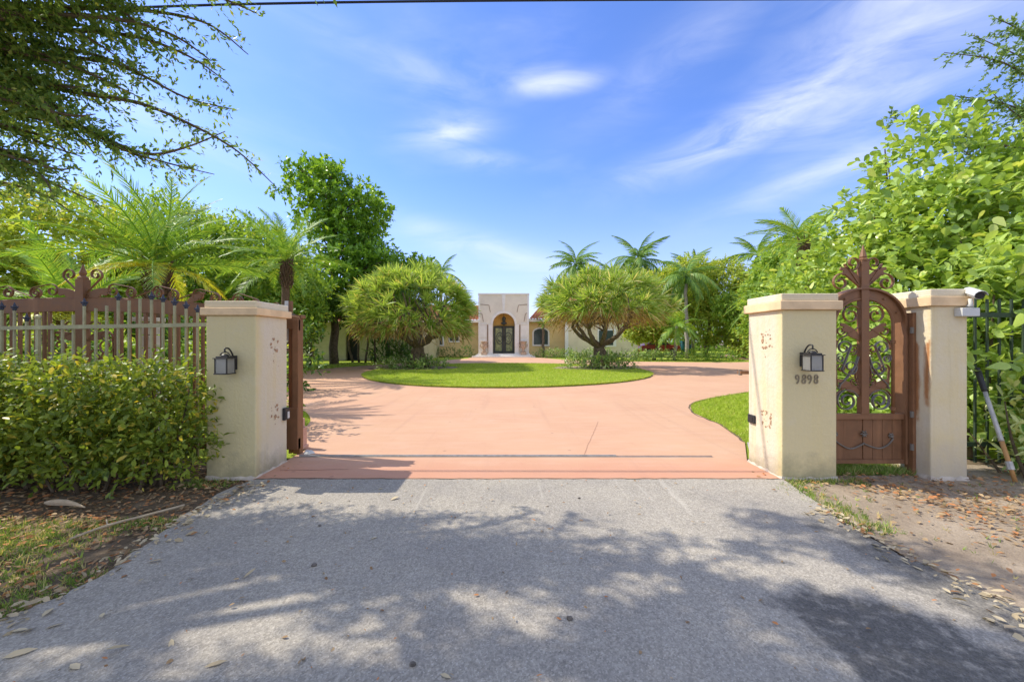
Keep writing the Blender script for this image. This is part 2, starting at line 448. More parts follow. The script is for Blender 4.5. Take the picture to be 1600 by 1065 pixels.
# ------------------------------------------------------------------ mesh helpers
def newmesh(name, V, F, mat, attrs=None, smooth=False):
    me = bpy.data.meshes.new(name)
    V = np.asarray(V, dtype=np.float32).reshape(-1, 3)
    if isinstance(F, np.ndarray):
        k = F.shape[1]
        me.vertices.add(len(V)); me.vertices.foreach_set('co', V.ravel())
        me.loops.add(F.size); me.loops.foreach_set('vertex_index', F.ravel().astype(np.int32))
        me.polygons.add(len(F)); me.polygons.foreach_set('loop_start', np.arange(0, F.size, k, dtype=np.int32))
        me.update(calc_edges=True)
    else:
        me.from_pydata(V.tolist(), [], F); me.update()
    if attrs:
        for nm, a in attrs.items():
            at = me.attributes.new(nm, 'FLOAT', 'POINT'); at.data.foreach_set('value', np.asarray(a, dtype=np.float32))
    if mat is not None: me.materials.append(mat)
    if smooth: me.polygons.foreach_set('use_smooth', np.ones(len(me.polygons), dtype=bool))
    return me


def tag(o, label=None, cat=None, group=None, kind=None):
    if label: o['label'] = label
    if cat: o['category'] = cat
    if group: o['group'] = group
    if kind: o['kind'] = kind
    return o


def thing(name, loc, label, cat, group=None):
    o = bpy.data.objects.new(name, None); COL.objects.link(o)
    o.location = loc; o.empty_display_size = .2
    return tag(o, label, cat, group)


def worigin(p):
    v = Vector((0, 0, 0))
    while p is not None:
        v = v + p.location; p = p.parent
    return np.array(v, dtype=np.float32)


def link(name, me, parent=None, origin=None, kind=None):
    """verts of me are in world space; moved to the local frame of parent (unrotated) and origin"""
    o = bpy.data.objects.new(name, me); COL.objects.link(o)
    base = worigin(parent) if parent is not None else np.zeros(3, dtype=np.float32)
    org = base if origin is None else np.asarray(origin, dtype=np.float32)
    if np.any(org): me.transform(Matrix.Translation(Vector([-float(x) for x in org])))
    if parent is not None: o.parent = parent
    o.location = Vector([float(x) for x in (org - base)])
    if kind: o['kind'] = kind
    return o


def bevel(o, w=.008, seg=2):
    m = o.modifiers.new('bevel', 'BEVEL'); m.width = w; m.segments = seg; m.limit_method = 'ANGLE'; m.angle_limit = R(40)
    return o


def centre(pts):
    return np.asarray(pts, dtype=float).mean(axis=0)


class MB:
    def __init__(self): self.v = []; self.f = []

    def add(self, V, F):
        n = len(self.v)
        self.v.extend([tuple(map(float, p)) for p in V]); self.f.extend([tuple(i + n for i in f) for f in F]); return self

    def box(self, x0, x1, y0, y1, z0, z1):
        V = [(x, y, z) for z in (z0, z1) for y in (y0, y1) for x in (x0, x1)]
        return self.add(V, [(0, 2, 3, 1), (4, 5, 7, 6), (0, 1, 5, 4), (2, 6, 7, 3), (0, 4, 6, 2), (1, 3, 7, 5)])

    def tube(self, path, rad, n=6, cap=True, flat=None):
        P = [Vector(p) for p in path]
        if isinstance(rad, (int, float)): rad = [rad] * len(P)
        rings = []
        up = None
        for i, p in enumerate(P):
            d = (P[min(i + 1, len(P) - 1)] - P[max(i - 1, 0)])
            if d.length < 1e-9: d = Vector((0, 0, 1))
            d.normalize()
            if up is None:
                a = Vector((0, 1, 0)) if abs(d.y) < .8 else Vector((1, 0, 0))
                up = a - d * a.dot(d)
            else:
                up = up - d * up.dot(d)
                if up.length < 1e-6: up = d.orthogonal()
            up.normalize(); sd = d.cross(up)
            fa, fb = (1, 1) if flat is None else flat       # scale along up / side
            rings.append([p + up * (rad[i] * fa * math.cos(2 * math.pi * k / n)) + sd * (rad[i] * fb * math.sin(2 * math.pi * k / n)) for k in range(n)])
        V = [q for r in rings for q in r]; F = []
        for i in range(len(P) - 1):
            for k in range(n):
                F.append((i * n + k, i * n + (k + 1) % n, (i + 1) * n + (k + 1) % n, (i + 1) * n + k))
        if cap:
            F.append(tuple(range(n - 1, -1, -1))); F.append(tuple((len(P) - 1) * n + k for k in range(n)))
        return self.add(V, F)

    def prism_xz(self, out, y0, y1):
        n = len(out)
        V = [(x, y0, z) for x, z in out] + [(x, y1, z) for x, z in out]
        F = [tuple(range(n)), tuple(range(2 * n - 1, n - 1, -1))] + [(i, i + n, (i + 1) % n + n, (i + 1) % n) for i in range(n)]
        return self.add(V, F)

    def prism_xy(self, out, z0, z1):
        n = len(out)
        V = [(x, y, z0) for x, y in out] + [(x, y, z1) for x, y in out]
        F = [tuple(range(n - 1, -1, -1)), tuple(range(n, 2 * n))] + [(i, (i + 1) % n, (i + 1) % n + n, i + n) for i in range(n)]
        return self.add(V, F)

    def lathe(self, prof, c, n=14):
        V = []; F = []
        for r, z in prof:
            for k in range(n):
                a = 2 * math.pi * k / n
                V.append((c[0] + r * math.cos(a), c[1] + r * math.sin(a), c[2] + z))
        for i in range(len(prof) - 1):
            for k in range(n):
                F.append((i * n + k, i * n + (k + 1) % n, (i + 1) * n + (k + 1) % n, (i + 1) * n + k))
        F.append(tuple(range(n - 1, -1, -1))); F.append(tuple((len(prof) - 1) * n + k for k in range(n)))
        return self.add(V, F)

    def put(self, name, mat, parent=None, origin=None, bev=None, smooth=False, kind=None, mid=False):
        me = newmesh(name, self.v, self.f, mat, None, smooth)
        if mid: origin = centre(self.v)
        o = link(name, me, parent, origin, kind)
        if bev: bevel(o, bev)
        return o


def box_part(name, mat, parent, x0, x1, y0, y1, z0, z1, bev=None, origin=None):
    return MB().box(x0, x1, y0, y1, z0, z1).put(name, mat, parent, origin, bev)


def unit(A):
    return A / np.maximum(np.linalg.norm(A, axis=-1, keepdims=True), 1e-9)


# leaf templates: (along, across, up), faces
T_DIAMOND = (np.array([(0, 0, 0), (.45, .5, .12), (1, 0, 0), (.45, -.5, .12)], float), np.array([(0, 1, 2), (0, 2, 3)]))
T_OVAL = (np.array([(0, 0, 0), (.3, .38, .10), (.68, .46, .12), (1, 0, -.06), (.68, -.46, .12), (.3, -.38, .10), (.5, 0, 0)], float),
          np.array([(0, 1, 6), (1, 2, 6), (2, 3, 6), (3, 4, 6), (4, 5, 6), (5, 0, 6)]))
T_ROUND = (np.array([(0, 0, 0), (.28, .26, .08), (.66, .5, .12), (.92, .3, .06), (1.0, 0, -.02), (.92, -.3, .06), (.66, -.5, .12), (.28, -.26, .08), (.55, 0, -.02)], float),
           np.array([(i, i + 1, 8) for i in range(7)] + [(7, 0, 8)]))
T_BLADE = (np.array([(0, .5, 0), (0, -.5, 0), (.45, .45, .10), (.45, -.45, .10), (.8, .25, .06), (.8, -.25, .06), (1, 0, -.04)], float),
           np.array([(0, 1, 3), (0, 3, 2), (2, 3, 5), (2, 5, 4), (4, 5, 6)]))
T_TUFT = (np.array([(0, .12, 0), (0, -.12, 0), (1, .35, 0), (0, .35, .1), (0, .1, .2), (.8, .8, .5), (0, -.1, -.1), (0, -.35, -.1), (.85, -.8, -.4)], float),
          np.array([(0, 1, 2), (3, 4, 5), (6, 7, 8)]))


def stamp(tmpl, P, D, N, L, W):
    T, F = tmpl
    D = unit(D); N = unit(N - D * np.sum(N * D, axis=1, keepdims=True)); B = np.cross(D, N)
    L = np.asarray(L)[:, None, None]; W = np.asarray(W)[:, None, None]
    V = P[:, None, :] + T[None, :, 0:1] * L * D[:, None, :] + T[None, :, 1:2] * W * B[:, None, :] + T[None, :, 2:3] * W * N[:, None, :]
    n, k = len(P), len(T)
    FF = (F[None] + (np.arange(n) * k)[:, None, None]).reshape(-1, F.shape[1])
    return V.reshape(-1, 3), FF, np.repeat(rng.random(n), k)


def rand_unit(n):
    return unit(rng.normal(size=(n, 3)))


def stamped(name, tmpl, P, D, N, L, W, mat, parent=None, kind='stuff', origin=None):
    V, F, r = stamp(tmpl, P, D, N, L, W)
    return link(name, newmesh(name, V, F, mat, {'rnd': r}), parent, origin, kind)


def twig_leaves(clumps, ntwig, per, twig_len, leaf_l, up=.25, shell=.55, droop=0., jitter=.6, weights=None):
    """leaves on short twigs spread through ellipsoid clumps; returns P, D, N, L"""
    C = np.array(clumps, float)
    w = (C[:, 3] * C[:, 4] * C[:, 5]) ** .72
    if weights is not None: w = w * weights
    idx = rng.choice(len(C), ntwig, p=w / w.sum())
    d = rand_unit(ntwig)
    rr = shell + (1 - shell) * rng.random(ntwig) ** .7
    rr *= 1 + .10 * np.sin(d[:, 0] * 7 + idx) * np.cos(d[:, 2] * 6 + idx * 2)
    base = C[idx, :3] + d * rr[:, None] * C[idx, 3:6]
    outd = unit(unit(d / C[idx, 3:6]) + rng.normal(size=(ntwig, 3)) * jitter + np.array([0, 0, up - droop]))
    t = np.tile(np.linspace(.1, 1, per), ntwig)
    ti = np.repeat(np.arange(ntwig), per)
    n = len(t)
    tl = twig_len * (.6 + .8 * rng.random(ntwig))
    P = base[ti] + outd[ti] * (t * tl[ti])[:, None] + np.array([0, 0, -1.]) * (droop * .4 * t ** 2 * tl[ti])[:, None]
    side = rand_unit(n)
    D = unit(outd[ti] * .6 + side * .8 + np.array([0, 0, -.15 - droop * .3]))
    N = unit(rand_unit(n) * .6 + outd[ti] * .35 + np.array([0, 0, .8]))
    return P, D, N, leaf_l * (.65 + .7 * rng.random(n))


def limb(p0, p1, bend, r0, r1, n=7, mb=None):
    mb = mb or MB()
    p0, p1, b = np.array(p0, float), np.array(p1, float), np.array(bend, float)
    pts, rd = [], []
    for i in range(n):
        t = i / (n - 1)
        wob = rng.normal(size=3) * r0 * .25 * (1 if 0 < i < n - 1 else 0)
        pts.append(p0 * (1 - t) + p1 * t + b * 4 * t * (1 - t) * .5 + wob); rd.append(r0 + (r1 - r0) * t)
    mb.tube(pts, rd, 7)
    return mb


def poly_sheet(name, pts, z, mat, kind='structure', jitter=0, step=None):
    if step:
        out = []
        for i, p in enumerate(pts):
            q = pts[(i + 1) % len(pts)]
            m = max(1, int(math.hypot(q[0] - p[0], q[1] - p[1]) / step))
            for k in range(m): out.append((p[0] + (q[0] - p[0]) * k / m, p[1] + (q[1] - p[1]) * k / m))
        pts = out
    pts = [(x + rng.normal() * jitter, y + rng.normal() * jitter) for x, y in pts]
    me = newmesh(name, [(x, y, z) for x, y in pts], [tuple(range(len(pts)))], mat)
    if me.polygons[0].normal.z < 0: me.flip_normals()
    return link(name, me, None, None, kind)


def smooth_curve(pts, per=6, closed=False):
    P = [np.array(p, float) for p in pts]; out = []; n = len(P)
    rngi = range(n if closed else n - 1)
    for i in rngi:
        p1, p2 = P[i], P[(i + 1) % n]
        p0 = P[i - 1] if (i > 0 or closed) else p1
        p3 = P[(i + 2) % n] if (i + 2 < n or closed) else p2
        for k in range(per):
            t = k / per
            out.append(tuple(.5 * ((2 * p1) + (-p0 + p2) * t + (2 * p0 - 5 * p1 + 4 * p2 - p3) * t * t + (-p0 + 3 * p1 - 3 * p2 + p3) * t ** 3)))
    if not closed: out.append(tuple(P[-1]))
    return out


def in_poly(P, poly):
    poly = np.array(poly); x, y = P[:, 0], P[:, 1]; c = np.zeros(len(P), bool); j = len(poly) - 1
    for i in range(len(poly)):
        xi, yi = poly[i]; xj, yj = poly[j]
        m = ((yi > y) != (yj > y)) & (x < (xj - xi) * (y - yi) / (yj - yi + 1e-12) + xi)
        c ^= m; j = i
    return c


# ================================================================== SETTING
poly_sheet('ground', [(-500, -300), (500, -300), (500, 900), (-500, 900)], -.03, M['soil'])
poly_sheet('lawn', [(-60, 5.15), (60, 5.15), (60, 80), (-60, 80)], -.02, M['lawn'])
VERGE_R = [(2.55, -1), (9, -1), (9, 4.9), (2.9, 4.9)]
poly_sheet('verge', VERGE_R, -.02, M['sandy'])
# driveway outline
DRIVE = [(-2.81, 4.26), (2.94, 4.26), (2.95, 5.0), (3.45, 5.9), (3.74, 7.2), (3.80, 8.4)] + \
    smooth_curve([(3.80, 8.4), (4.6, 9.9), (6.9, 11.7), (10.5, 13.6), (14, 16), (18, 20), (24, 25.5), (40, 29)], 5)[1:] + \
    [(60, 30), (60, 47), (24, 44.5), (19.5, 38), (18.6, 32)] + \
    smooth_curve([(18.6, 32), (17.6, 29.2), (15.5, 28.1), (11, 28.6), (7.6, 29.6), (4.2, 32.2), (3.0, 34.8)], 5)[1:] + \
    [(2.2, 36.2), (-3.8, 36.2)] + \
    smooth_curve([(-3.8, 34.2), (-5.2, 31.0), (-7.6, 26.6), (-9.8, 22.4), (-10.4, 19.2), (-10.4, 16), (-9.6, 13.2), (-7.2, 10.7), (-4.9, 9.0), (-3.9, 7.7), (-3.5, 6.6)], 5) + [(-2.85, 5.5)]
poly_sheet('driveway', DRIVE, 0.0, M['drive'])
ICX, ICY, IR = -.25, 19.4, 6.65


def island_r(a): return IR * (1 + .02 * math.sin(3 * a + 1))


isl = [(ICX + island_r(a) * math.cos(a), ICY + island_r(a) * math.sin(a)) for a in np.linspace(0, 2 * math.pi, 72, endpoint=False)]
mb = MB(); mb.prism_xy(isl, -.01, .05)
o = mb.put('island_lawn', M['lawn']); tag(o, kind='structure')
# asphalt apron and street
left_edge = smooth_curve([(-2.80, 4.30), (-2.88, 3.9), (-2.76, 3.25), (-2.66, 2.74), (-2.63, 2.4), (-2.78, 2.1), (-3.3, 1.5), (-4.6, .7), (-7, .2), (-30, 0)], 6)
right_edge = smooth_curve([(30, 0), (7, .3), (4.6, .9), (3.5, 1.5), (2.95, 2.1), (2.76, 2.6), (2.72, 3.0), (2.80, 3.5), (2.92, 4.25), (2.93, 4.31)], 6)
front = [(x, 4.315 + rng.normal() * .008) for x in np.linspace(2.85, -2.75, 60)]
APRON = [(p[0] + rng.normal() * .015, p[1] + rng.normal() * .01) for p in left_edge] + [(-30, -7), (30, -7)] + [(p[0] + rng.normal() * .02, p[1] + rng.normal() * .01) for p in right_edge] + front
poly_sheet('asphalt_apron', APRON, .006, M['asphalt'])
poly_sheet('concrete_pad', [(3.12, 5.22), (3.6, 5.22), (3.6, 5.86), (3.46, 5.86)], .012, M['concrete'])
# joints in the driveway (thin sunk strips)
drv = bpy.data.objects['driveway']


def strip(name, path, w, z, mat, parent=None):
    P = np.array(path, float); d = np.gradient(P, axis=0); nrm = unit(np.stack([-d[:, 1], d[:, 0]], 1)) * w / 2
    V = np.concatenate([np.c_[P + nrm, np.full(len(P), z)], np.c_[P - nrm, np.full(len(P), z)]]); n = len(P)
    me = newmesh(name, V, [(i, i + n, i + n + 1, i + 1) for i in range(n - 1)], mat)
    return link(name, me, parent)


def wob(a, b, n, s):
    return [(a[0] + (b[0] - a[0]) * t + rng.normal() * s, a[1] + (b[1] - a[1]) * t + rng.normal() * s) for t in np.linspace(0, 1, n)]


strip('joint', wob((-.05, 12.6), (-2.3, 9.2), 24, .004), .005, .004, M['joint'], drv)
strip('joint', wob((.95, 5.25), (1.6, 7.4), 20, .004), .004, .004, M['joint'], drv)
strip('joint', wob((-2.7, 4.62), (-1.9, 4.66), 10, .006), .009, .004, M['joint'], drv)
strip('joint', wob((-10.2, 15.5), (-6.8, 18.2), 14, .004), .007, .004, M['joint'], drv)
strip('joint', wob((6.3, 20.0), (16, 19.0), 20, .004), .007, .004, M['joint'], drv)
strip('joint', wob((-5.6, 15.2), (-7.5, 11.2), 20, .004), .005, .004, M['joint'], drv)
strip('expansion_gap', wob((-2.78, 4.325), (2.9, 4.325), 60, .006), .022, .009, M['soil'], drv)

rim_a = np.linspace(0, 2 * math.pi, 140)
rim_o = strip('soil_rim', [(ICX + (island_r(a) + .03) * math.cos(a) + rng.normal() * .012, ICY + (island_r(a) + .03) * math.sin(a) + rng.normal() * .012) for a in rim_a], .06, .0042, M['soil'], drv)
strip('soil_rim', [(p[0] + rng.normal() * .01, p[1] + rng.normal() * .01) for p in smooth_curve([(3.45, 5.9), (3.74, 7.2), (3.80, 8.4), (4.6, 9.9), (6.9, 11.7)], 8)], .035, .0042, M['soil'], drv)

# sliding gate track
tr = thing('gate_track', (0, 5.18, 0), 'thin steel gate track set across the pink driveway', 'gate track')
box_part('rail', M['steel'], tr, -2.76, 1.35, 5.165, 5.195, .003, .02)
box_part('rail', M['joint'], tr, 1.36, 2.6, 5.17, 5.19, .003, .010)
strip('bed', [(-2.76, 5.18), (0, 5.18), (2.6, 5.18)], .07, .0045, M['concrete'], tr)

# ================================================================== PILLARS


def pillar(x0, x1, y0, y1, z_sh, z_band, z_top, ov, label, mat):
    cx, cy_ = (x0 + x1) / 2, (y0 + y1) / 2
    p = thing('gate_pillar', (cx, cy_, 0), label, 'pillar')
    mb = MB().box(x0, x1, y0, y1, -.03, z_sh)
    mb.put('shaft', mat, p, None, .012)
    box_part('band', M['band'], p, x0 - ov, x1 + ov, y0 - ov, y1 + ov, z_sh + .0, z_band, .008)
    box_part('cap', M['cap'], p, x0 - .012, x1 + .012, y0 - .012, y1 + .012, z_band, z_top, .01)
    # crusty cement skirt at the foot
    n = 40; ring = []
    per = [(x0, y0), (x1, y0), (x1, y1), (x0, y1)]
    V = []; F = []
    pts = []
    for i in range(4):
        a, b = per[i], per[(i + 1) % 4]
        for k in range(n // 4): pts.append((a[0] + (b[0] - a[0]) * k / (n // 4), a[1] + (b[1] - a[1]) * k / (n // 4)))
    for x, y in pts:
        d = np.array([x - cx, y - cy_]); d = d / np.linalg.norm(d)
        e = .008 + .016 * rng.random(); h = .006 + .03 * rng.random()
        V += [(x + d[0] * e, y + d[1] * e, -.02), (x + d[0] * .004, y + d[1] * .004, h)]
    m = len(pts)
    for i in range(m):
        j = (i + 1) % m; F.append((2 * i, 2 * j, 2 * j + 1, 2 * i + 1))
    link('footing', newmesh('footing', V, F, M['brickpale']), p)
    return p


def rust_marks(parent, x, yc, zc, sgn, size=.13):
    """a ring of rusty scabs where a hinge plate was cut away, on a face of constant x"""
    spots = []
    for k in range(22):
        a = rng.integers(4); t = rng.random() - .5
        u, v = [(t, -.5), (t, .5), (-.5, t), (.5, t)][a]
        spots.append((u * size + rng.normal() * .008, v * size + rng.normal() * .008, .006 + .012 * rng.random()))
    for k in range(9): spots.append((rng.normal() * .05, rng.normal() * .13, .003 + .006 * rng.random()))
    V, F = [], []
    for u, v, r in spots:
        n0 = len(V); k = 7
        for i in range(k):
            a = 2 * math.pi * i / k; q = r * (.6 + .7 * rng.random())
            V.append((x + sgn * .003, yc + u + q * math.cos(a), zc + v + q * math.sin(a)))
        V.append((x + sgn * .006, yc + u, zc + v))
        F += [(n0 + i, n0 + (i + 1) % k, n0 + k) for i in range(k)]
    link('rust_mark', newmesh('rust_mark', V, F, M['rustmark']), parent)


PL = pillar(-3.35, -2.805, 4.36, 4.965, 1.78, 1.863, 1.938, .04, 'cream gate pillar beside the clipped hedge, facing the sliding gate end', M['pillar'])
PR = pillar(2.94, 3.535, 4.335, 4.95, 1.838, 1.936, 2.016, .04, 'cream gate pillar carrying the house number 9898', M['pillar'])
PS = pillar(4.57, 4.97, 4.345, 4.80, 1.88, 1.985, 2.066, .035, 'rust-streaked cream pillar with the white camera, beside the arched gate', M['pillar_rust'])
for zc in (1.45, .66): rust_marks(PL, -2.805, 4.70, zc, 1)
for zc in (1.50, .60): rust_marks(PR, 2.94, 4.60, zc, -1, .15)


# ================================================================== LANTERNS AND NUMBER
def lantern(cx, ywall, zc, label, dxp):
    """cx body centre x, zc body centre z; hangs .2 m in front of the wall"""
    t = thing('wall_lantern', (cx, ywall, zc), label, 'lantern', 'lanterns on the gate pillars')
    by = ywall - .155
    px = cx + dxp
    box_part('backplate', M['black'], t, px - .045, px + .045, ywall - .022, ywall - .001, zc - .06, zc + .135, .004)
    # hook arm
    path = smooth_curve([(px, ywall - .02, zc + .10), (px, ywall - .05, zc + .17), (px * .6 + cx * .4, ywall - .1, zc + .235), (cx, by, zc + .235), (cx, by, zc + .18)], 5)
    MB().tube(path, .011, 7).put('arm', M['black'], t, smooth=True)
    w = .078
    roof = MB().lathe([(.001, .165), (.03, .16), (.045, .145), (.05, .13)], (cx, by, zc), 10)
    roof.put('dome', M['black'], t, smooth=True)
    MB().box(cx - .1, cx + .1, by - .1, by + .1, zc + .1, zc + .112).box(cx - .075, cx + .075, by - .075, by + .075, zc + .112, zc + .132).put('roof', M['black'], t, None, .003)
    for s in (-1, 1):   # roof braces
        MB().tube(smooth_curve([(cx, by, zc + .195), (cx + s * .045, by, zc + .175), (cx + s * .07, by, zc + .14)], 4), .007, 6).put('brace', M['black'], t)
    MB().box(cx - .092, cx + .092, by - .092, by + .092, zc - .112, zc - .098).put('base', M['black'], t, None, .003)
    for sx_ in (-1, 1):
        for sy in (-1, 1):
            MB().box(cx + sx_ * w - .007, cx + sx_ * w + .007, by + sy * w - .007, by + sy * w + .007, zc - .098, zc + .1).put('post', M['black'], t)
    for i in range(4):
        a = i * math.pi / 2; c, s = round(math.cos(a)), round(math.sin(a))
        x0, x1 = (cx - w + .008, cx + w - .008) if s else (cx + c * w - .002, cx + c * w + .002)
        y0, y1 = (by - w + .008, by + w - .008) if c else (by + s * w - .002, by + s * w + .002)
        box_part('pane', M['lampglass'], t, x0, x1, y0, y1, zc - .097, zc + .099)
    MB().lathe([(.012, -.097), (.014, -.04), (.03, 0), (.026, .03), (.008, .05)], (cx, by, zc), 10).put('bulb', M['plastic_white'], t, smooth=True)
    t.scale = (.78, .78, .78)
    return t


lantern(-3.055, 4.36, 1.235, 'black glass lantern on the pillar beside the hedge', .02)
lantern(3.18, 4.335, 1.27, 'black glass lantern above the house number', -.02)


def text_mesh(s, size, extrude):
    cu = bpy.data.curves.new('digit', 'FONT'); cu.body = s; cu.size = size; cu.extrude = extrude; cu.resolution_u = 4
    ob = bpy.data.objects.new('tmp_digit', cu); COL.objects.link(ob)
    bpy.context.view_layer.update()
    me = bpy.data.meshes.new_from_object(ob.evaluated_get(bpy.context.evaluated_depsgraph_get()))
    bpy.data.objects.remove(ob)
    return me


num = thing('house_number', (3.235, 4.335, 1.085), 'bronze house number 9898 below the lantern', 'house number')
for i, ch in enumerate('9898'):
    me = text_mesh(ch, .145, .004); me.materials.clear(); me.materials.append(M['digit'])
    o = bpy.data.objects.new('digit', me); COL.objects.link(o); o.parent = num
    o.location = (-.155 + i * .066, -.006, -.052 + (.004 if i % 2 else 0)); o.rotation_euler = (R(90), R((-4, 3, -2, 2)[i]), 0)
    o.scale = (.75, 1, 1)

# photocells on the pillars
s1 = thing('gate_sensor', (-2.80, 4.9, .6), 'small black photocell on the pillar beside the sliding gate end', 'sensor')
box_part('housing', M['plastic_black'], s1, -2.804, -2.765, 4.86, 4.95, .53, .68, .006)
box_part('lens', M['plastic_white'], s1, -2.764, -2.758, 4.90, 4.94, .55, .63)
s2 = thing('gate_sensor', (2.94, 4.88, .55), 'small dark photocell on the inner face of the numbered pillar', 'sensor')
box_part('housing', M['plastic_black'], s2, 2.915, 2.939, 4.80, 4.93, .50, .60, .006)
box_part('lens', M['plastic_black'], s2, 2.911, 2.914, 4.83, 4.9, .52, .58)
gc = thing('gate_catch', (2.93, 5.03, 1.1), 'rusty brown gate catch jutting out behind the numbered pillar', 'bracket')
MB().box(2.86, 3.0, 4.975, 5.06, 1.085, 1.125).put('plate', M['iron'], gc, None, .004)
MB().tube([(2.875, 5.015, 1.07), (2.875, 5.015, 1.14)], .022, 8).put('roller', M['iron_grey'], gc)


# ================================================================== IRONWORK HELPERS
def spiral(cx, cz, r0, r1, a0, turns, n=22):
    """from outer r0 to inner r1; signed turns"""
    return [(cx + (r0 + (r1 - r0) * t) * math.cos(a0 + 2 * math.pi * turns * t), cz + (r0 + (r1 - r0) * t) * math.sin(a0 + 2 * math.pi * turns * t)) for t in np.linspace(0, 1, n)]


def scroll_part(parent, pts, y, rad=.012, name='scroll', mat='iron', n=5, flat=(1.6, .6)):
    mb = MB(); mb.tube([(x, y, z) for x, z in pts], rad, n, True, flat)
    return mb.put(name, M[mat], parent)


def s_scroll(c0, r0, c1, r1, d=1, turns=1.1):
    """two spirals joined by a sweep"""
    ang = math.atan2(c1[1] - c0[1], c1[0] - c0[0])
    A = spiral(c0[0], c0[1], r0, r0 * .25, ang + d * math.pi / 2, d * turns)[::-1]
    B = spiral(c1[0], c1[1], r1, r1 * .25, ang - d * math.pi / 2, d * turns)
    return A + B


def c_scroll(c0, r0, c1, r1, d=1, turns=1.0):
    ang = math.atan2(c1[1] - c0[1], c1[0] - c0[0])
    A = spiral(c0[0], c0[1], r0, r0 * .25, ang + d * math.pi / 2, d * turns)[::-1]
    B = spiral(c1[0], c1[1], r1, r1 * .25, ang + d * math.pi / 2, -d * turns)
    return A + B


LEAF_OUT = [(0, -.03), (.18, -.10), (.34, -.20), (.50, -.22), (.58, -.15), (.72, -.25), (.84, -.20), (.86, -.10), (1.0, -.14), (1.08, -.02), (.96, .05), (.80, .07), (.62, .11), (.40, .12), (.18, .09), (0, .03)]


def iron_leaf(parent, x, z, ang, L, y, flip=1):
    c, s = math.cos(ang), math.sin(ang)
    # bend the leaf
    out = []
    for a, b in LEAF_OUT:
        b = b * flip * 1.15 + flip * (-.22 * a * a)
        out.append((x + L * (a * c - b * s), z + L * (a * s + b * c)))
    area = sum(out[i][0] * out[(i + 1) % len(out)][1] - out[(i + 1) % len(out)][0] * out[i][1] for i in range(len(out)))
    if area < 0: out = out[::-1]
    MB().prism_xz(out, y - .008, y + .008).put('leaf_ornament', M['iron'], parent, None, .003)


# ================================================================== SLIDING GATE (slid open behind the fence)
GX, GY, GH = -5.58, 5.18, 2.815
sg = thing('sliding_gate', (GX, GY, .02), 'brown wrought iron sliding gate with arched scroll top behind the hedge', 'gate')


def rail_z(x): return 2.05 - .25 * ((x - GX) / GH) ** 2


xs = np.linspace(GX - GH, GX + GH, 33)
out = [(x, rail_z(x) - .165) for x in xs] + [(x, rail_z(x)) for x in xs[::-1]]
MB().prism_xz(out, GY - .02, GY + .02).put('top_rail', M['iron'], sg, None, .003)
MB().tube([(x, GY, rail_z(x) + .006) for x in xs], .014, 6).put('top_bead', M['iron'], sg)
box_part('bottom_rail', M['iron'], sg, GX - GH, GX + GH, GY - .03, GY + .03, .10, .24, .004)
box_part('centre_post', M['iron'], sg, GX - .052, GX + .052, GY - .05, GY + .05, .24, 2.30, .004)
MB().lathe([(.05, 0), (.055, .02), (.035, .04), (.028, .05), (.04, .08), (.002, .20)], (GX, GY, 2.30), 8).put('finial', M['iron'], sg)
for x0 in (GX - GH, GX + GH - .075):
    box_part('end_stile', M['iron'], sg, x0, x0 + .075, GY - .035, GY + .035, .10, rail_z(GX + GH) - .02, .004)
box_part('corner_plate', M['iron'], sg, GX + GH - .20, GX + GH - .002, GY - .045, GY - .036, .10, .64, .003)
step = .106
k = 0
for side in (-1, 1):
    for i in range(22):
        x = GX + side * (.50 + i * step)
        if abs(x - GX) > GH - .1: continue
        box_part('picket', M['iron'], sg, x - .015, x + .015, GY - .015, GY + .015, .24, rail_z(x) - .165)
# scroll panel either side of the centre post
for s in (-1, 1):
    X = lambda d: GX + s * d
    for zc, r, d in ((1.68, .12, 1), (1.30, .13, -1), (.85, .13, 1)):
        scroll_part(sg, s_scroll((X(.17), zc), r * .8, (X(.30), zc - .24), r, -s * d, 1.2), GY, .010)
    scroll_part(sg, c_scroll((X(.30), 1.55), .09, (X(.32), 1.05), .09, s, 1.1), GY, .010)
    iron_leaf(sg, X(.06), 1.5, math.pi / 2 - s * .9, .28, GY, s)
    iron_leaf(sg, X(.06), 1.02, math.pi / 2 - s * .9, .28, GY, s)
    box_part('panel_bar', M['iron'], sg, X(.43) - .015, X(.43) + .015, GY - .015, GY + .015, .24, rail_z(X(.43)) - .165)
    # cresting along the top
    scroll_part(sg, s_scroll((X(.17), rail_z(X(.17)) + .31), .085, (X(.06), rail_z(GX) + .05), .03, s, 1.2), GY, .012)
    iron_leaf(sg, X(.05), rail_z(GX) + .02, math.pi / 2 - s * 1.0, .30, GY, s)
    pos = [(.40, .10, .085), (.62, .085, .075), (.98, .10, .085), (1.18, .085, .075), (1.50, .10, .085), (1.72, .085, .08), (2.02, .10, .085), (2.24, .085, .07), (2.5, .09, .075)]
    for j in range(0, len(pos) - 1, 1):
        a, b = pos[j], pos[j + 1]
        f = s_scroll if j % 2 else c_scroll
        scroll_part(sg, f((X(a[0]), rail_z(X(a[0])) + a[1] + .01), a[2], (X(b[0]), rail_z(X(b[0])) + b[1]), b[2] * (1 if j % 2 == 0 else .75), -s if j % 2 else s, 1.15), GY + (.012 if j % 2 else 0), .011)
    iron_leaf(sg, X(1.36), rail_z(X(1.36)) + .0, math.pi / 2 - s * .75, .24, GY, s)
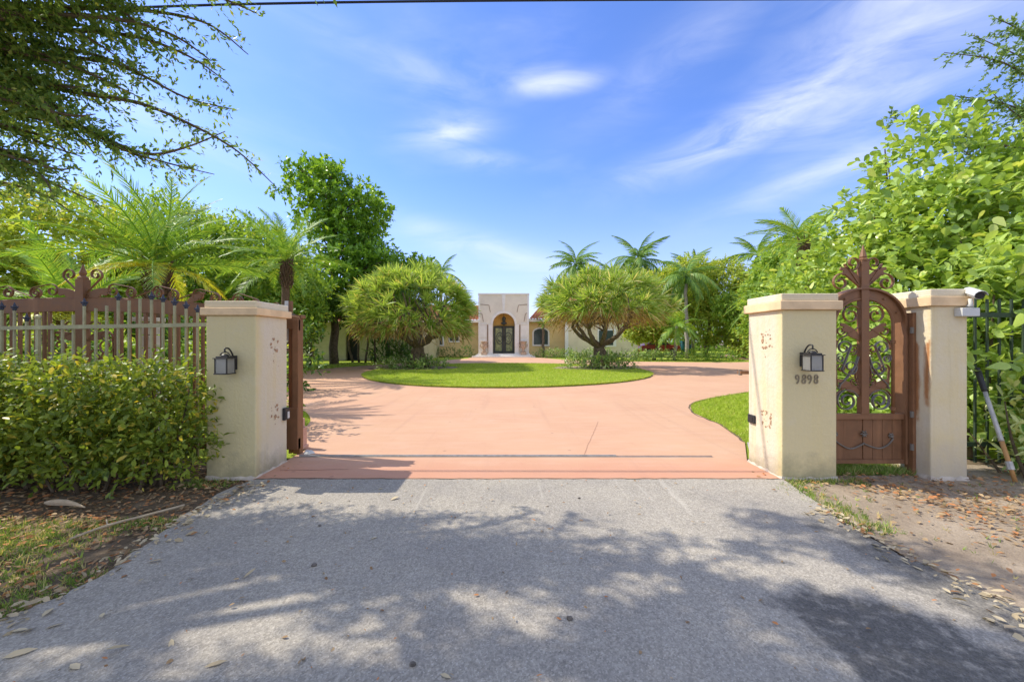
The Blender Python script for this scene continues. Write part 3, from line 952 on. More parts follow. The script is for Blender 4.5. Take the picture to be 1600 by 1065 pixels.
# guide post where the gate leaf ends, hinge block and pale stop
gp = thing('gate_guide_post', (-2.74, 5.32, 0), 'slim brown guide post at the end of the open sliding gate', 'post')
box_part('post', M['iron'], gp, -2.905, -2.815, 5.28, 5.37, 0, 1.80, .004)
box_part('cap', M['iron'], gp, -2.92, -2.79, 5.265, 5.385, 1.80, 1.845, .004)
box_part('roller_plate', M['iron_grey'], gp, -2.93, -2.906, 5.25, 5.34, 1.74, 1.86)
box_part('strut', M['plastic_white'], gp, -3.01, -2.965, 5.27, 5.31, 1.5, 2.03)
box_part('upper_post', M['iron'], gp, -2.962, -2.925, 5.28, 5.32, 0.01, 2.03)
st = thing('stop_block', (-2.94, 5.55, 0), 'pink masonry stop block behind the open gate end', 'block')
MB().box(-3.0, -2.89, 5.5, 5.62, 0, .30).put('block', M['pinkblock'], st, None, .01)
MB().box(-3.01, -2.875, 5.48, 5.64, 0, .05).put('base', M['pinkblock'], st, None, .008)
MB().box(-2.985, -2.91, 5.52, 5.60, .30, .42).put('top', M['pinkblock'], st, None, .008)
rag = MB()
rp = [(-2.68 + .07 * math.cos(a) * (1 + .3 * math.sin(3 * a)), 5.24 + .05 * math.sin(a)) for a in np.linspace(0, 2 * math.pi, 12, endpoint=False)]
n = len(rp)
rag.add([(x, y, .022) for x, y in rp] + [((x - -2.68) * .55 - 2.68, (y - 5.24) * .6 + 5.24, .05 + .015 * rng.random()) for x, y in rp] + [(-2.68, 5.24, .06)],
        [(i, (i + 1) % n, (i + 1) % n + n, i + n) for i in range(n)] + [(i + n, (i + 1) % n + n, 2 * n) for i in range(n)])
o = rag.put('crumpled_paper', M['plastic_white'], None, (-2.68, 5.24, .02)); tag(o, 'crumpled pale paper on the track below the gate end', 'litter')
# gate motor and masonry pier behind the gate
gm = thing('gate_motor', (-5.0, 5.62, 0), 'pale grey gate motor housing behind the scroll gate', 'motor')
box_part('housing', M['grey_box'], gm, -5.12, -4.96, 5.5, 5.74, .5, 1.22, .02)
box_part('stand', M['concrete'], gm, -5.16, -4.92, 5.46, 5.78, 0, .5, .01)
bp = thing('masonry_pier', (-4.9, 6.2, 0), 'slim pale block pier seen through the sliding gate', 'pier')
for i in range(9):
    z = i * .2
    box_part('block', M['brickpale'], bp, -5.76 - .005 * (i % 2), -5.55, 6.1, 6.3, z, z + .185, .006)
box_part('coping', M['brickpale'], bp, -5.8, -5.51, 6.06, 6.34, 1.8, 1.86, .006)

# ================================================================== FRONT FENCE
FY = 4.74
fe = thing('picket_fence', (-5.0, FY, 0), 'weathered beige picket fence with dark finials above the hedge', 'fence')


def fX(px): return (px - 800) / 622 * FY


PK = [(-50 - 17.6 * k, 482 + 10 * math.sin(k * .9), int(k % 3 != 1)) for k in range(24, 0, -1)] + [(-50, 500, 1), (-32, 493, 1), (-15, 486, 1), (3, 482, 1), (23, 483, 1), (42, 500, 1), (60, 498, 2), (82, 505, 0), (98, 499, 0), (115, 491, 0), (132, 476, 1), (150, 481, 0), (167, 477, 0),
      (185, 467, 1), (202, 469, 0), (219, 466, 0), (237, 466, 1), (255, 470, 1), (273, 475, 1), (291, 480, 1), (309, 486, 1)]


def finial_mb(mb, x, z):
    mb.lathe([(.012, -.045), (.022, -.03), (.014, -.015), (.024, 0), (.016, .015), (.003, .055)], (x, FY, z), 7)
    for a in range(4):
        c, s = math.cos(a * math.pi / 2 + .4), math.sin(a * math.pi / 2 + .4)
        mb.tube([(x, FY, z - .02), (x + .026 * c, FY + .026 * s, z - .008), (x + .032 * c, FY + .032 * s, z + .012)], [.007, .008, .004], 5)
    return mb


for px, ty, kind in PK:
    x = fX(px); zt = 1.5 + (532 - ty) * FY / 622
    w = .018 if kind == 2 else .0105
    pk = box_part('fence_post' if kind == 2 else 'picket', M['fencepaint'], fe, x - w, x + w, FY - w, FY + w, .05, zt)
    if kind == 1:
        finial_mb(MB(), x, zt + .03).put('finial', M['finial'], pk)
    if kind == 2:
        MB().lathe([(.02, 0), (.03, .02), (.03, .04), (.01, .055)], (x, FY, zt), 8).put('knob', M['fencepaint'], pk)
for z0, z1 in ((1.655, 1.70), (.3, .34)):
    MB().add([(-9.9, FY - .03, z0 - .09), (-3.36, FY - .03, z0 + .02), (-3.36, FY - .012, z0 + .02), (-9.9, FY - .012, z0 - .09),
              (-9.9, FY - .03, z1 - .09), (-3.36, FY - .03, z1 + .02), (-3.36, FY - .012, z1 + .02), (-9.9, FY - .012, z1 - .09)],
             [(0, 3, 2, 1), (4, 5, 6, 7), (0, 1, 5, 4), (1, 2, 6, 5), (2, 3, 7, 6), (3, 0, 4, 7)]).put('rail', M['fencepaint'], fe)
# green fence on the right
fr_ = thing('green_fence', (6.5, 4.75, 0), 'dark green metal fence half hidden in the big-leaved hedge', 'fence')
box_part('rail', M['greenfence'], fr_, 4.972, 8.6, 4.72, 4.75, 1.78, 1.835)
box_part('rail', M['greenfence'], fr_, 4.972, 8.6, 4.72, 4.75, .25, .30)
for i in range(24):
    x = 5.10 + i * .145
    box_part('picket', M['greenfence'], fr_, x - .01, x + .01, 4.751, 4.771, .05, 2.0)

# ================================================================== ARCHED PEDESTRIAN GATE
PX, PY = 4.055, 4.60
pg = thing('arched_gate', (PX, PY, .08), 'brown iron arched pedestrian gate with scrolls and spear finial', 'gate')


def arch(hw, top, spring, n=22):
    return [(PX + hw * math.cos(a), spring + (top - spring) * math.sin(a)) for a in np.linspace(0, math.pi, n)]


HW = .472
# outer rim: deep flat band
def band_path(path_xz, path_in, y0, y1):
    n = len(path_xz)
    V = [(x, y0, z) for x, z in path_xz] + [(x, y0, z) for x, z in path_in] + [(x, y1, z) for x, z in path_xz] + [(x, y1, z) for x, z in path_in]
    F = []
    for i in range(n - 1):
        F += [(i, i + 1, n + i + 1, n + i), (2 * n + i, 3 * n + i, 3 * n + i + 1, 2 * n + i + 1), (i, 2 * n + i, 2 * n + i + 1, i + 1), (n + i, n + i + 1, 3 * n + i + 1, 3 * n + i)]
    F += [(0, n, 3 * n, 2 * n), (n - 1, 3 * n - 1, 4 * n - 1, 2 * n - 1)]
    return MB().add(V, F)


outer = [(PX + HW, .09)] + arch(HW, 2.115, 1.72) + [(PX - HW, .09)]
inner = [(PX + HW - .026, .09)] + arch(HW - .026, 2.092, 1.72) + [(PX - HW + .026, .09)]
band_path(outer, inner, PY - .05, PY + .085).put('frame', M['iron'], pg, None, .003)
pin = arch(.335, 1.985, 1.70)
pout = arch(HW - .027, 2.09, 1.72)
band_path(pout, pin, PY - .012, PY + .012).put('arch_plate', M['iron'], pg)
for i in range(5):
    a = math.pi * (i + .6) / 5.2
    x, z = PX + .395 * math.cos(a), 1.71 + .33 * math.sin(a)
    MB().tube([(x, PY - .03, z), (x, PY - .012, z)], [.008, .013], 8).put('rivet', M['iron'], pg)
# inner round bar following the arch
bar = [(PX + .335, .66)] + pin + [(PX - .335, .66)]
MB().tube([(x, PY - .01, z) for x, z in bar], .016, 8).put('round_bar', M['iron'], pg, smooth=True)
for s in (-1, 1):
    for z in (1.49, .72):
        MB().lathe([(.017, -.02), (.028, -.012), (.022, 0), (.028, .012), (.017, .02)], (PX + s * .335, PY - .01, z), 9).put('collar', M['iron'], pg)
box_part('centre_post', M['iron'], pg, PX - .045, PX + .045, PY - .035, PY + .035, .66, 2.42, .005)
MB().lathe([(.045, 0), (.05, .02), (.03, .035), (.036, .05), (.003, .19)], (PX, PY, 2.42), 8).put('spear_finial', M['iron'], pg)
box_part('mid_rail', M['iron'], pg, PX - HW + .027, PX + HW - .027, PY - .03, PY + .03, .60, .665, .004)
box_part('bottom_rail', M['iron'], pg, PX - HW + .027, PX + HW - .027, PY - .03, PY + .03, .092, .135, .004)
# lower metal panel cut into narrow upright strips
bx = np.linspace(PX - HW + .027, PX + HW - .027, 9)
for i in range(8):
    d = rng.normal() * .003
    box_part('panel_strip', M['iron'], pg, bx[i] + .0015, bx[i + 1] - .0015, PY + .0 + d, PY + .015 + d, .135, .60, .002)
gar = smooth_curve([(PX - .36, .40), (PX - .30, .33), (PX - .16, .26), (PX - .02, .31), (PX + .0, .325), (PX + .02, .31), (PX + .16, .265), (PX + .27, .30), (PX + .34, .38)], 5)
MB().tube([(x, PY - .012, z) for x, z in gar], .009, 5).put('garland', M['iron_grey'], pg)
for x, z, r in ((PX - .0, .43, .042), (PX + .31, .41, .034), (PX - .33, .43, .03)):
    mb = MB()
    for k in range(6):
        a = k * math.pi / 3
        mb.tube([(x, PY - .012, z), (x + r * .6 * math.cos(a), PY - .02, z + r * .6 * math.sin(a)), (x + r * math.cos(a), PY - .012, z + r * math.sin(a))], [.005, .011, .003], 5)
    mb.put('rosette', M['iron_grey'], pg)
for s in (-1, 1):
    X = lambda d: PX + s * d
    # inside the arch, from the top down
    scroll_part(pg, spiral(X(.14), 1.80, .115, .03, math.pi / 2 + s * .9, -s * 1.35), PY)
    iron_leaf(pg, X(.04), 1.50, math.pi / 2 - s * .55, .27, PY, s)
    scroll_part(pg, s_scroll((X(.22), 1.42), .085, (X(.15), 1.20), .10, -s, 1.2), PY, .012, 'scroll', 'iron_grey')
    scroll_part(pg, c_scroll((X(.25), 1.18), .06, (X(.24), 1.00), .055, s, 1.1), PY + .01, .011)
    scroll_part(pg, [(X(.06), 1.32), (X(.10), 1.2), (X(.19), 1.08), (X(.27), 1.0), (X(.29), .95)], PY - .005, .013, 'scroll', 'iron_grey')
    iron_leaf(pg, X(.04), .88, math.pi / 2 - s * .7, .28, PY, s)
    scroll_part(pg, spiral(X(.19), .81, .135, .03, math.pi / 2 + s * 1.2, -s * 1.9, 34), PY, .013, 'scroll', 'iron_grey')
    scroll_part(pg, spiral(X(.10), 1.03, .05, .015, -math.pi / 2, s * 1.3), PY, .010)
    scroll_part(pg, spiral(X(.255), 1.62, .062, .018, math.pi / 2, s * 1.4), PY + .006, .010)
    scroll_part(pg, spiral(X(.115), 1.40, .060, .018, -math.pi / 2, -s * 1.4), PY + .006, .010)
    scroll_part(pg, spiral(X(.27), 1.30, .052, .016, math.pi / 2, -s * 1.4), PY - .006, .009, 'scroll', 'iron_grey')
    scroll_part(pg, spiral(X(.115), 1.13, .055, .016, 0, s * 1.4), PY + .008, .009)
    scroll_part(pg, smooth_curve([(X(.05), 1.66), (X(.12), 1.62), (X(.2), 1.56), (X(.29), 1.50), (X(.32), 1.40)], 4), PY, .010)
    scroll_part(pg, smooth_curve([(X(.05), 1.28), (X(.09), 1.1), (X(.06), 1.0)], 4), PY, .010)
    scroll_part(pg, smooth_curve([(X(.06), .98), (X(.17), .965), (X(.27), .93), (X(.325), .86)], 4), PY, .010)
    # cresting above the arch
    scroll_part(pg, [(X(.045), 2.14)] + spiral(X(.12), 2.40, .095, .025, math.pi / 2 + s * 1.7 * -1, s * -1.3)[::1], PY, .014)
    iron_leaf(pg, X(.03), 2.16, math.pi / 2 - s * .62, .27, PY, s)
    scroll_part(pg, smooth_curve([(X(.05), 2.13), (X(.13), 2.20), (X(.2), 2.26)], 4)[:-1] + spiral(X(.26), 2.175, .105, .025, math.pi / 2 + s * .5, -s * 1.3), PY, .013)
hp = thing('hinge_post', (4.535, 4.56, 0), 'narrow rusty hinge post between the arched gate and its pillar', 'post')
box_part('post', M['iron'], hp, 4.532, 4.568, 4.50, 4.60, 0, 1.82, .003)
for z in (1.62, .67, .30):
    MB().tube([(4.53, 4.51, z - .035), (4.53, 4.51, z + .035)], .018, 8).put('hinge', M['iron_grey'], hp)
jp = thing('gate_jamb', (3.56, 4.6, 0), 'brown gate jamb fixed to the numbered pillar', 'post')
box_part('post', M['iron'], jp, 3.537, 3.575, 4.56, 4.66, 0, 1.8, .003)

# ================================================================== SECURITY CAMERA, TOOL, WIRE
sc_ = thing('security_camera', (4.93, 4.30, 1.8), 'white bullet security camera on a box at the pillar top', 'camera')
box_part('junction_box', M['plastic_white'], sc_, 4.82, 5.01, 4.26, 4.344, 1.765, 1.855, .006)
MB().tube([(4.93, 4.29, 1.865), (4.94, 4.29, 1.90), (4.93, 4.285, 1.955)], [.03, .018, .016], 10).put('bracket', M['plastic_white'], sc_, smooth=True)
MB().tube([(5.0, 4.36, 2.035), (4.885, 4.16, 1.975)], .042, 14).put('body', M['plastic_white'], sc_, None, .006)
MB().tube([(4.886, 4.162, 1.976), (4.88, 4.152, 1.973)], .036, 14).put('lens', M['plastic_black'], sc_)
hood = []
for i in range(7):
    a = math.pi * (i / 6)
    hood.append((math.cos(a) * .048, math.sin(a) * .048))
d0 = Vector((4.885, 4.16, 1.975)) - Vector((5.0, 4.36, 2.035)); dn = d0.normalized(); sdv = dn.cross(Vector((0, 0, 1))).normalized(); upv = sdv.cross(dn)
Vh = []
for p, q in ((Vector((5.0, 4.36, 2.035)) - dn * .01, 0), (Vector((4.885, 4.16, 1.975)) + dn * .035, 1)):
    for a, b in hood: Vh.append(p + sdv * a + upv * (b + .002))
o = link('hood', newmesh('hood', [tuple(v) for v in Vh], [(i, i + 1, i + 8, i + 7) for i in range(6)], M['plastic_white']), sc_)
sm = o.modifiers.new('solid', 'SOLIDIFY'); sm.thickness = .004

tl = thing('digging_pole', (5.36, 4.24, 0), 'long garden pole with black grip leaning on the hedge', 'garden tool')
pa, pb = np.array((5.36, 4.24, 0.)), np.array((5.37, 4.60, 1.19))
lerp = lambda t: tuple(pa + (pb - pa) * t)
MB().tube([lerp(.0), lerp(.34)], [.019, .021], 8).put('wooden_end', M['wood'], tl, smooth=True)
MB().tube([lerp(.34), lerp(.36), lerp(.78)], [.024, .022, .019], 8).put('shaft', M['poleg'], tl, smooth=True)
MB().tube([lerp(.78), lerp(.8), lerp(.97), lerp(1.0)], [.026, .027, .029, .022], 9).put('grip', M['plastic_black'], tl, smooth=True)
MB().tube([lerp(.10), lerp(.17)], [.03, .03], 8).put('ferrule', M['poleg'], tl)

wpts = []
for px, py in ((-500, 26), (0, 18), (200, 12), (400, 6), (700, 1.5), (1100, -1), (1600, -2), (2200, 4)):
    Yw = 6.0
    wpts.append(((px - 800) / 622 * Yw, Yw, 1.5 + (532 - py) * Yw / 622))
wm = MB().tube(smooth_curve(wpts, 6), .017, 7)
o = wm.put('overhead_cable', M['wire'], None, wpts[4]); tag(o, 'dark overhead cable crossing the top of the sky', 'cable')

# ================================================================== HOUSE
hs = thing('house', (0, 38, 0), 'yellow single storey house with tall arched entrance portal and red tiled roof', 'house')
PXC = -.77
AR = 1.02; SPR = 3.06
x0, x1, zt = -3.09, 1.55, 5.78
arcp = [(PXC - AR * math.cos(a), SPR + AR * math.sin(a)) for a in np.linspace(0, math.pi, 20)]
out = [(x0, .32), (PXC - AR, .32)] + arcp + [(PXC + AR, .32), (x1, .32), (x1, zt), (x0, zt)]
MB().prism_xz(out, 37.0, 38.0).put('portal_wall', M['portal'], hs)
MB().box(x0 - .06, x1 + .06, 36.94, 38.06, zt, zt + .14).put('parapet', M['trim'], hs)
for a, b in ((x0 - .03, x0 + .14), (x1 - .14, x1 + .03)):
    box_part('corner_trim', M['trim'], hs, a, b, 36.97, 36.999, .32, zt)
# archivolt
ao = [(PXC + (AR + .2) * math.cos(a), SPR + (AR + .2) * math.sin(a)) for a in np.linspace(0, math.pi, 20)]
ai = [(PXC + AR * math.cos(a), SPR + AR * math.sin(a)) for a in np.linspace(0, math.pi, 20)]
band_path(ao, ai, 36.93, 36.999).put('archivolt', M['trim'], hs)
MB().prism_xz([(PXC - .09, SPR + AR + .2), (PXC + .09, SPR + AR + .2), (PXC + .17, zt), (PXC - .17, zt)], 36.93, 36.999).put('keystone', M['trim'], hs)
for s in (-1, 1):
    xa = PXC + s * (AR + .02); xb = PXC + s * (AR + .40)
    box_part('pilaster', M['trim'], hs, min(xa, xb), max(xa, xb), 36.90, 36.998, .32, SPR - .02)
    xg = PXC + s * (AR + .47)
    box_part('brown_strip', M['groove'], hs, xg - .06, xg + .06, 36.96, 36.997, .9, SPR - .05)
    xo = x0 + .14 if s < 0 else x1 - .14; xi = PXC + s * (AR + .55)
    for zlo, zhi in ((.34, 1.0), (1.06, 1.78), (1.84, 3.02)):
        box_part('panel', M['trim'], hs, min(xo, xi), max(xo, xi), 36.965, 36.996, zlo, zhi)
    box_part('impost', M['trim'], hs, min(xo, xi), max(xo, xi), 36.92, 36.994, 3.04, 3.14)
    for (zz, ln, dz) in ((4.85, .55, .68), (4.05, .34, .75)):
        xa = xo; xb = PXC + s * (AR + .9 - ln * (1 if zz > 4.5 else -.05) + (.0 if zz > 4.5 else .08))
        xc = xb - s * .13
        MB().tube([(xa, 36.99, zz + .05), (xb, 36.99, zz - .03), (xc, 36.99, zz - dz)], .03, 4).put('groove', M['groove'], hs)
# recessed entrance: back wall, doors
box_part('entrance_back', M['tymp'], hs, PXC - AR - .2, PXC + AR + .2, 38.01, 38.2, .3, 4.3)
for s in (-1, 1):
    a, b = (PXC - .99, PXC - .01) if s < 0 else (PXC + .01, PXC + .99)
    dl = box_part('door', M['bronze'], hs, a, b, 37.86, 37.92, .36, 2.92)
    box_part('pane', M['doorglass'], dl, a + .19, b - .19, 37.84, 37.858, .55, 2.72)
    box_part('stile', M['bronze'], dl, a, a + .17, 37.81, 37.859, .36, 2.92); box_part('stile', M['bronze'], dl, b - .17, b, 37.81, 37.859, .36, 2.92)
    cxd = PXC + s * .40
    ring = [(cxd + .34 * math.cos(t) * abs(math.cos(t)) ** .2, 37.82, 1.75 + .55 * math.sin(t)) for t in np.linspace(0, 2 * math.pi, 18)]
    MB().tube(ring, .035, 5).put('scrollwork', M['bronze'], dl)
    MB().tube([(cxd + .2 * math.cos(t), 37.82, 1.75 + .3 * math.sin(t)) for t in np.linspace(0, 2 * math.pi, 14)], .025, 5).put('scrollwork', M['bronze'], dl)
    MB().tube([(PXC + s * .09, 37.79, 1.5), (PXC + s * .09, 37.76, 1.55), (PXC + s * .09, 37.76, 1.95), (PXC + s * .09, 37.79, 2.0)], .02, 6).put('handle', M['bronze'], dl)
lan = thing('hanging_lantern', (PXC, 37.5, 3.0), 'dark iron lantern hanging in the entrance arch', 'lantern')
MB().lathe([(.02, .95), (.03, .8), (.16, .7), (.2, .62), (.14, .3), (.28, .22), (.3, .12), (.05, 0)], (PXC, 37.5, 3.0), 8).put('body', M['bronze'], lan)
MB().tube([(PXC, 37.5, 3.95), (PXC, 37.5, 4.06)], .015, 5).put('chain', M['bronze'], lan)
for i, (e, z) in enumerate(((.45, .11), (.15, .22), (0, .32))):
    box_part('step', M['trim'], hs, x0 - .1 - e, x1 + .1 + e, 36.3 - e + i * .12, 38.0, z - .11 + .001 * i, z)
# left wing
box_part('wall', M['wall'], hs, -12.5, x0 - .001, 38.2, 45, 0, 3.5)
for a, b, c, d in ((-8.15, -6.65, 1.15, 2.35), (-5.95, -5.15, 1.5, 2.2)):
    w = box_part('window', M['trim'], hs, a - .13, b + .13, 38.12, 38.199, c - .13, d + .13)
    box_part('pane', M['window'], w, a, b, 38.10, 38.118, c, d)
    box_part('mullion', M['trim'], w, (a + b) / 2 - .03, (a + b) / 2 + .03, 38.085, 38.099, c, d)
# right wing with arched window
box_part('wall', M['wall'], hs, x1 + .001, 5.0, 38.0, 45, 0, 3.6)
box_part('wall', M['wall_cream'], hs, 5.001, 11.8, 37.3, 45, 0, 3.6)
box_part('corner_trim', M['trim'], hs, 4.96, 5.28, 37.25, 37.299, 0, 3.6)
wo_ = [(1.93, 1.02), (3.57, 1.02), (3.57, 2.3)] + [(2.75 + .82 * math.cos(a), 2.3 + .5 * math.sin(a)) for a in np.linspace(0.1, math.pi - .1, 10)] + [(1.93, 2.3)]
w = MB().prism_xz(wo_, 37.9, 37.999).put('window', M['trim'], hs)
wi_ = [(2.08, 1.17), (3.42, 1.17), (3.42, 2.3)] + [(2.75 + .67 * math.cos(a), 2.3 + .37 * math.sin(a)) for a in np.linspace(0.1, math.pi - .1, 10)] + [(2.08, 2.3)]
MB().prism_xz(wi_, 37.87, 37.899).put('pane', M['window'], w)
box_part('mullion', M['bronze'], w, 2.72, 2.78, 37.85, 37.869, 1.17, 2.66)
w = box_part('window', M['trim'], hs, 8.0, 9.75, 37.2, 37.299, .95, 2.6)
box_part('pane', M['window'], w, 8.12, 9.45, 37.17, 37.199, 1.1, 2.48)


def tile_slope(parent, p00, p10, p11, p01, nx, ny, name='roof'):
    """barrel tile slope: p00-p10 eave, p01-p11 ridge"""
    p00, p10, p11, p01 = [np.array(p, float) for p in (p00, p10, p11, p01)]
    nrm = np.cross(p10 - p00, p01 - p00); nrm /= np.linalg.norm(nrm)
    if nrm[2] < 0: nrm = -nrm
    U = np.linspace(0, 1, nx * 4 + 1); Wv = np.linspace(0, 1, ny * 2)
    V = []
    for j in range(ny):
        for e in (0, 1):
            v = (j + e * .999) / ny
            for i, u in enumerate(U):
                a = p00 * (1 - u) + p10 * u; b = p01 * (1 - u) + p11 * u
                h = .07 * abs(math.sin(math.pi * i / 4)) + (.05 if e == 0 else 0)
                V.append(a * (1 - v) + b * v + nrm * h)
    V = np.array(V); m = len(U); F = []
    for r in range(ny * 2 - 1):
        for i in range(m - 1): F.append((r * m + i, r * m + i + 1, (r + 1) * m + i + 1, (r + 1) * m + i))
    return link(name, newmesh(name, V, np.array(F), M['roof']), parent)


tile_slope(hs, (-13.2, 37.6, 3.42), (x0, 37.6, 3.42), (x0, 43, 5.3), (-9, 43, 5.3), 38, 16)
tile_slope(hs, (x1, 37.3, 3.5), (12.6, 36.7, 3.5), (9.5, 43.5, 7.0), (4.6, 43.5, 7.0), 42, 22)
box_part('fascia', M['trim'], hs, -13.2, x0 - .01, 37.62, 37.7, 3.25, 3.44)
box_part('fascia', M['trim'], hs, x1 + .01, 5.0, 37.38, 37.45, 3.32, 3.52)
MB().add([(x1, 37.3, 3.5), (4.6, 43.5, 7.0), (x1, 43.5, 3.5)], [(0, 1, 2)]).put('roof_end', M['roof'], hs)
# olive side wing on the left
box_part('side_wall', M['wall_olive'], hs, -19, -12.95, 31.0, 38, 0, 3.0)
box_part('side_wall', M['wall_olive'], hs, -12.0, -6.9, 31.02, 38, 0, 3.0)
box_part('lintel', M['wall_olive'], hs, -12.949, -12.001, 31.01, 31.4, 2.12, 3.0)
box_part('dark_opening', M['doorway_dark'], hs, -12.94, -12.01, 31.3, 31.36, 0, 2.12)  # black sheet standing in for the shade inside the doorway opening
tile_slope(hs, (-19.5, 30.6, 2.95), (-6.5, 30.6, 2.95), (-8, 34, 4.4), (-18, 34, 4.4), 48, 12)

# urns
for i, (ux, lb) in enumerate(((-2.55, 'carved stone urn on a pedestal by the arched doors, hedge pillar side'), (1.05, 'carved stone urn on a pedestal by the arched doors, arched window side'))):
    u = thing('stone_urn', (ux, 36.55, .22), lb, 'urn', 'urns flanking the entrance')
    MB().box(ux - .27, ux + .27, 36.28, 36.82, .22, .5).put('pedestal', M['stone'], u, None, .02)
    MB().lathe([(.16, 0), (.2, .05), (.1, .14), (.1, .2), (.24, .4), (.29, .6), (.22, .72), (.24, .78), (.36, .95), (.33, 1.0), (.28, .97)], (ux, 36.55, .5), 14).put('bowl', M['stone'], u, smooth=True)
    for s in (-1, 1):
        MB().tube([(ux + s * .2, 36.55, .9), (ux + s * .38, 36.55, 1.0), (ux + s * .36, 36.55, 1.18), (ux + s * .24, 36.55, 1.2)], .035, 6).put('handle', M['stone'], u)

# parked red car, bin, boulder
car = thing('parked_car', (16.6, 45, 0), 'red car parked behind the low hedge on the drive', 'car')
prof = [(14.4, .35), (18.7, .35), (18.8, .75), (18.6, .98), (17.7, 1.06), (17.1, 1.48), (15.6, 1.5), (14.9, 1.08), (14.45, .98), (14.3, .7)]
MB().prism_xz(prof, 44.2, 45.9).put('body', M['red'], car, None, .06)
MB().prism_xz([(15.05, 1.08), (17.5, 1.08), (17.0, 1.42), (15.65, 1.43)], 44.185, 44.199).put('side_window', M['window'], car)
for wx in (15.2, 17.8):
    wh = MB().tube([(wx, 44.15, .33), (wx, 44.4, .33)], .33, 16).put('wheel', M['tyre'], car)
    MB().tube([(wx, 44.13, .33), (wx, 44.149, .33)], .2, 12).put('rim', M['steel'], wh)
for zx in (14.33, 18.72):
    box_part('lamp', M['plastic_white'], car, zx - .03, zx + .06, 44.25, 44.6, .72, .88)
bn = thing('wheelie_bin', (19.6, 44.5, 0), 'teal bin standing behind the low hedge by the palm', 'bin')
MB().add([(19.05, 44.2, .06), (20.0, 44.2, .06), (20.0, 44.9, .06), (19.05, 44.9, .06), (18.95, 44.1, 1.35), (20.1, 44.1, 1.35), (20.1, 45, 1.35), (18.95, 45, 1.35)],
         [(0, 3, 2, 1), (4, 5, 6, 7), (0, 1, 5, 4), (1, 2, 6, 5), (2, 3, 7, 6), (3, 0, 4, 7)]).put('body', M['teal'], bn, None, .03)
MB().prism_xz([(18.9, 1.36), (20.15, 1.36), (20.1, 1.46), (18.98, 1.5)], 44.05, 45.05).put('lid', M['teal'], bn, None, .02)
for wx in (19.1, 19.95): MB().tube([(wx - .04, 44.95, .12), (wx + .04, 44.95, .12)], .12, 10).put('wheel', M['tyre'], bn)


def rock(name, c, r, mat, label=None, cat=None, group=None):
    d = unit(np.array([(x, y, z) for x in (-1, 0, 1) for y in (-1, 0, 1) for z in (-1, 0, 1) if (x, y, z) != (0, 0, 0)], float))
    import bmesh
    bm = bmesh.new()
    for p in d:
        q = np.array(c) + p * np.array(r) * (.8 + .4 * rng.random()); bm.verts.new(q)
    bmesh.ops.convex_hull(bm, input=bm.verts)
    me = bpy.data.meshes.new(name); bm.to_mesh(me); bm.free(); me.materials.append(mat)
    o = link(name, me, None, (c[0], c[1], c[2]))
    if label: tag(o, label, cat, group)
    return o



# ================================================================== VEGETATION


DENSE = 2.0


def make_tree(name, label, cat, base, trunk, limbs, clumps, ntwig, per, twig_len, leaf_l, leaf_w, mat, tmpl=T_DIAMOND, bark='bark', up=.25, shell=.5, droop=0, group=None, jitter=.6):
    t = thing(name, base, label, cat, group)
    mb = MB()
    for args in trunk: limb(*args, mb=mb)
    if mb.v: mb.put('trunk', M[bark], t, smooth=True)
    mb = MB()
    for args in limbs: limb(*args, mb=mb)
    if mb.v: mb.put('branches', M[bark], t, smooth=True)
    P, D, N, L = twig_leaves(clumps, int(ntwig * DENSE), per, twig_len, leaf_l * 1.15, up, shell, droop, jitter)
    ok = P[:, 2] > .02
    P, D, N, L = P[ok], D[ok], N[ok], L[ok]
    stamped('crown', tmpl, P, D, N, L, L * leaf_w, M[mat], t)
    return t


def shrub(name, label, cat, base, clumps, ntwig, per, twig_len, leaf_l, leaf_w, mat, tmpl=T_DIAMOND, group=None, up=.4, shell=.55, stems=0):
    t = thing(name, base, label, cat, group)
    mb = MB()
    for k in range(stems):
        c = clumps[rng.integers(len(clumps))]
        a = rng.random() * 6.28; q = rng.random() ** .5 * .75
        x, y = c[0] + math.cos(a) * c[3] * q, c[1] + math.sin(a) * c[4] * q
        limb((x, y, -.02), (x + rng.normal() * .12, y + rng.normal() * .1, c[2] + c[5] * .4), (rng.normal() * .1, 0, 0), .012 + .01 * rng.random(), .005, 5, mb)
    if mb.v: mb.put('stems', M['twig'], t)
    P, D, N, L = twig_leaves(clumps, ntwig, per, twig_len, leaf_l, up, shell)
    ok = P[:, 2] > .01
    P, D, N, L = P[ok], D[ok], N[ok], L[ok]
    stamped('foliage', tmpl, P, D, N, L, L * leaf_w, M[mat], t)
    return t


# --- clipped hedge in front of the fence
hc = []
for x in np.linspace(-8.6, -3.66, 16):
    hc.append((x, 4.18 + rng.normal() * .03, .78, .42, .46, .50 + rng.normal() * .02))
    hc.append((x + .15, 4.10 + rng.normal() * .04, .45, .36, .34, .36))
shrub('clipped_hedge', 'clipped green hedge with yellowing leaves below the picket fence', 'hedge', (-4.8, 4.15, 0), hc, 8600, 5, .14, .064, .5, 'hedge', T_OVAL, None, .45, .62, 60)

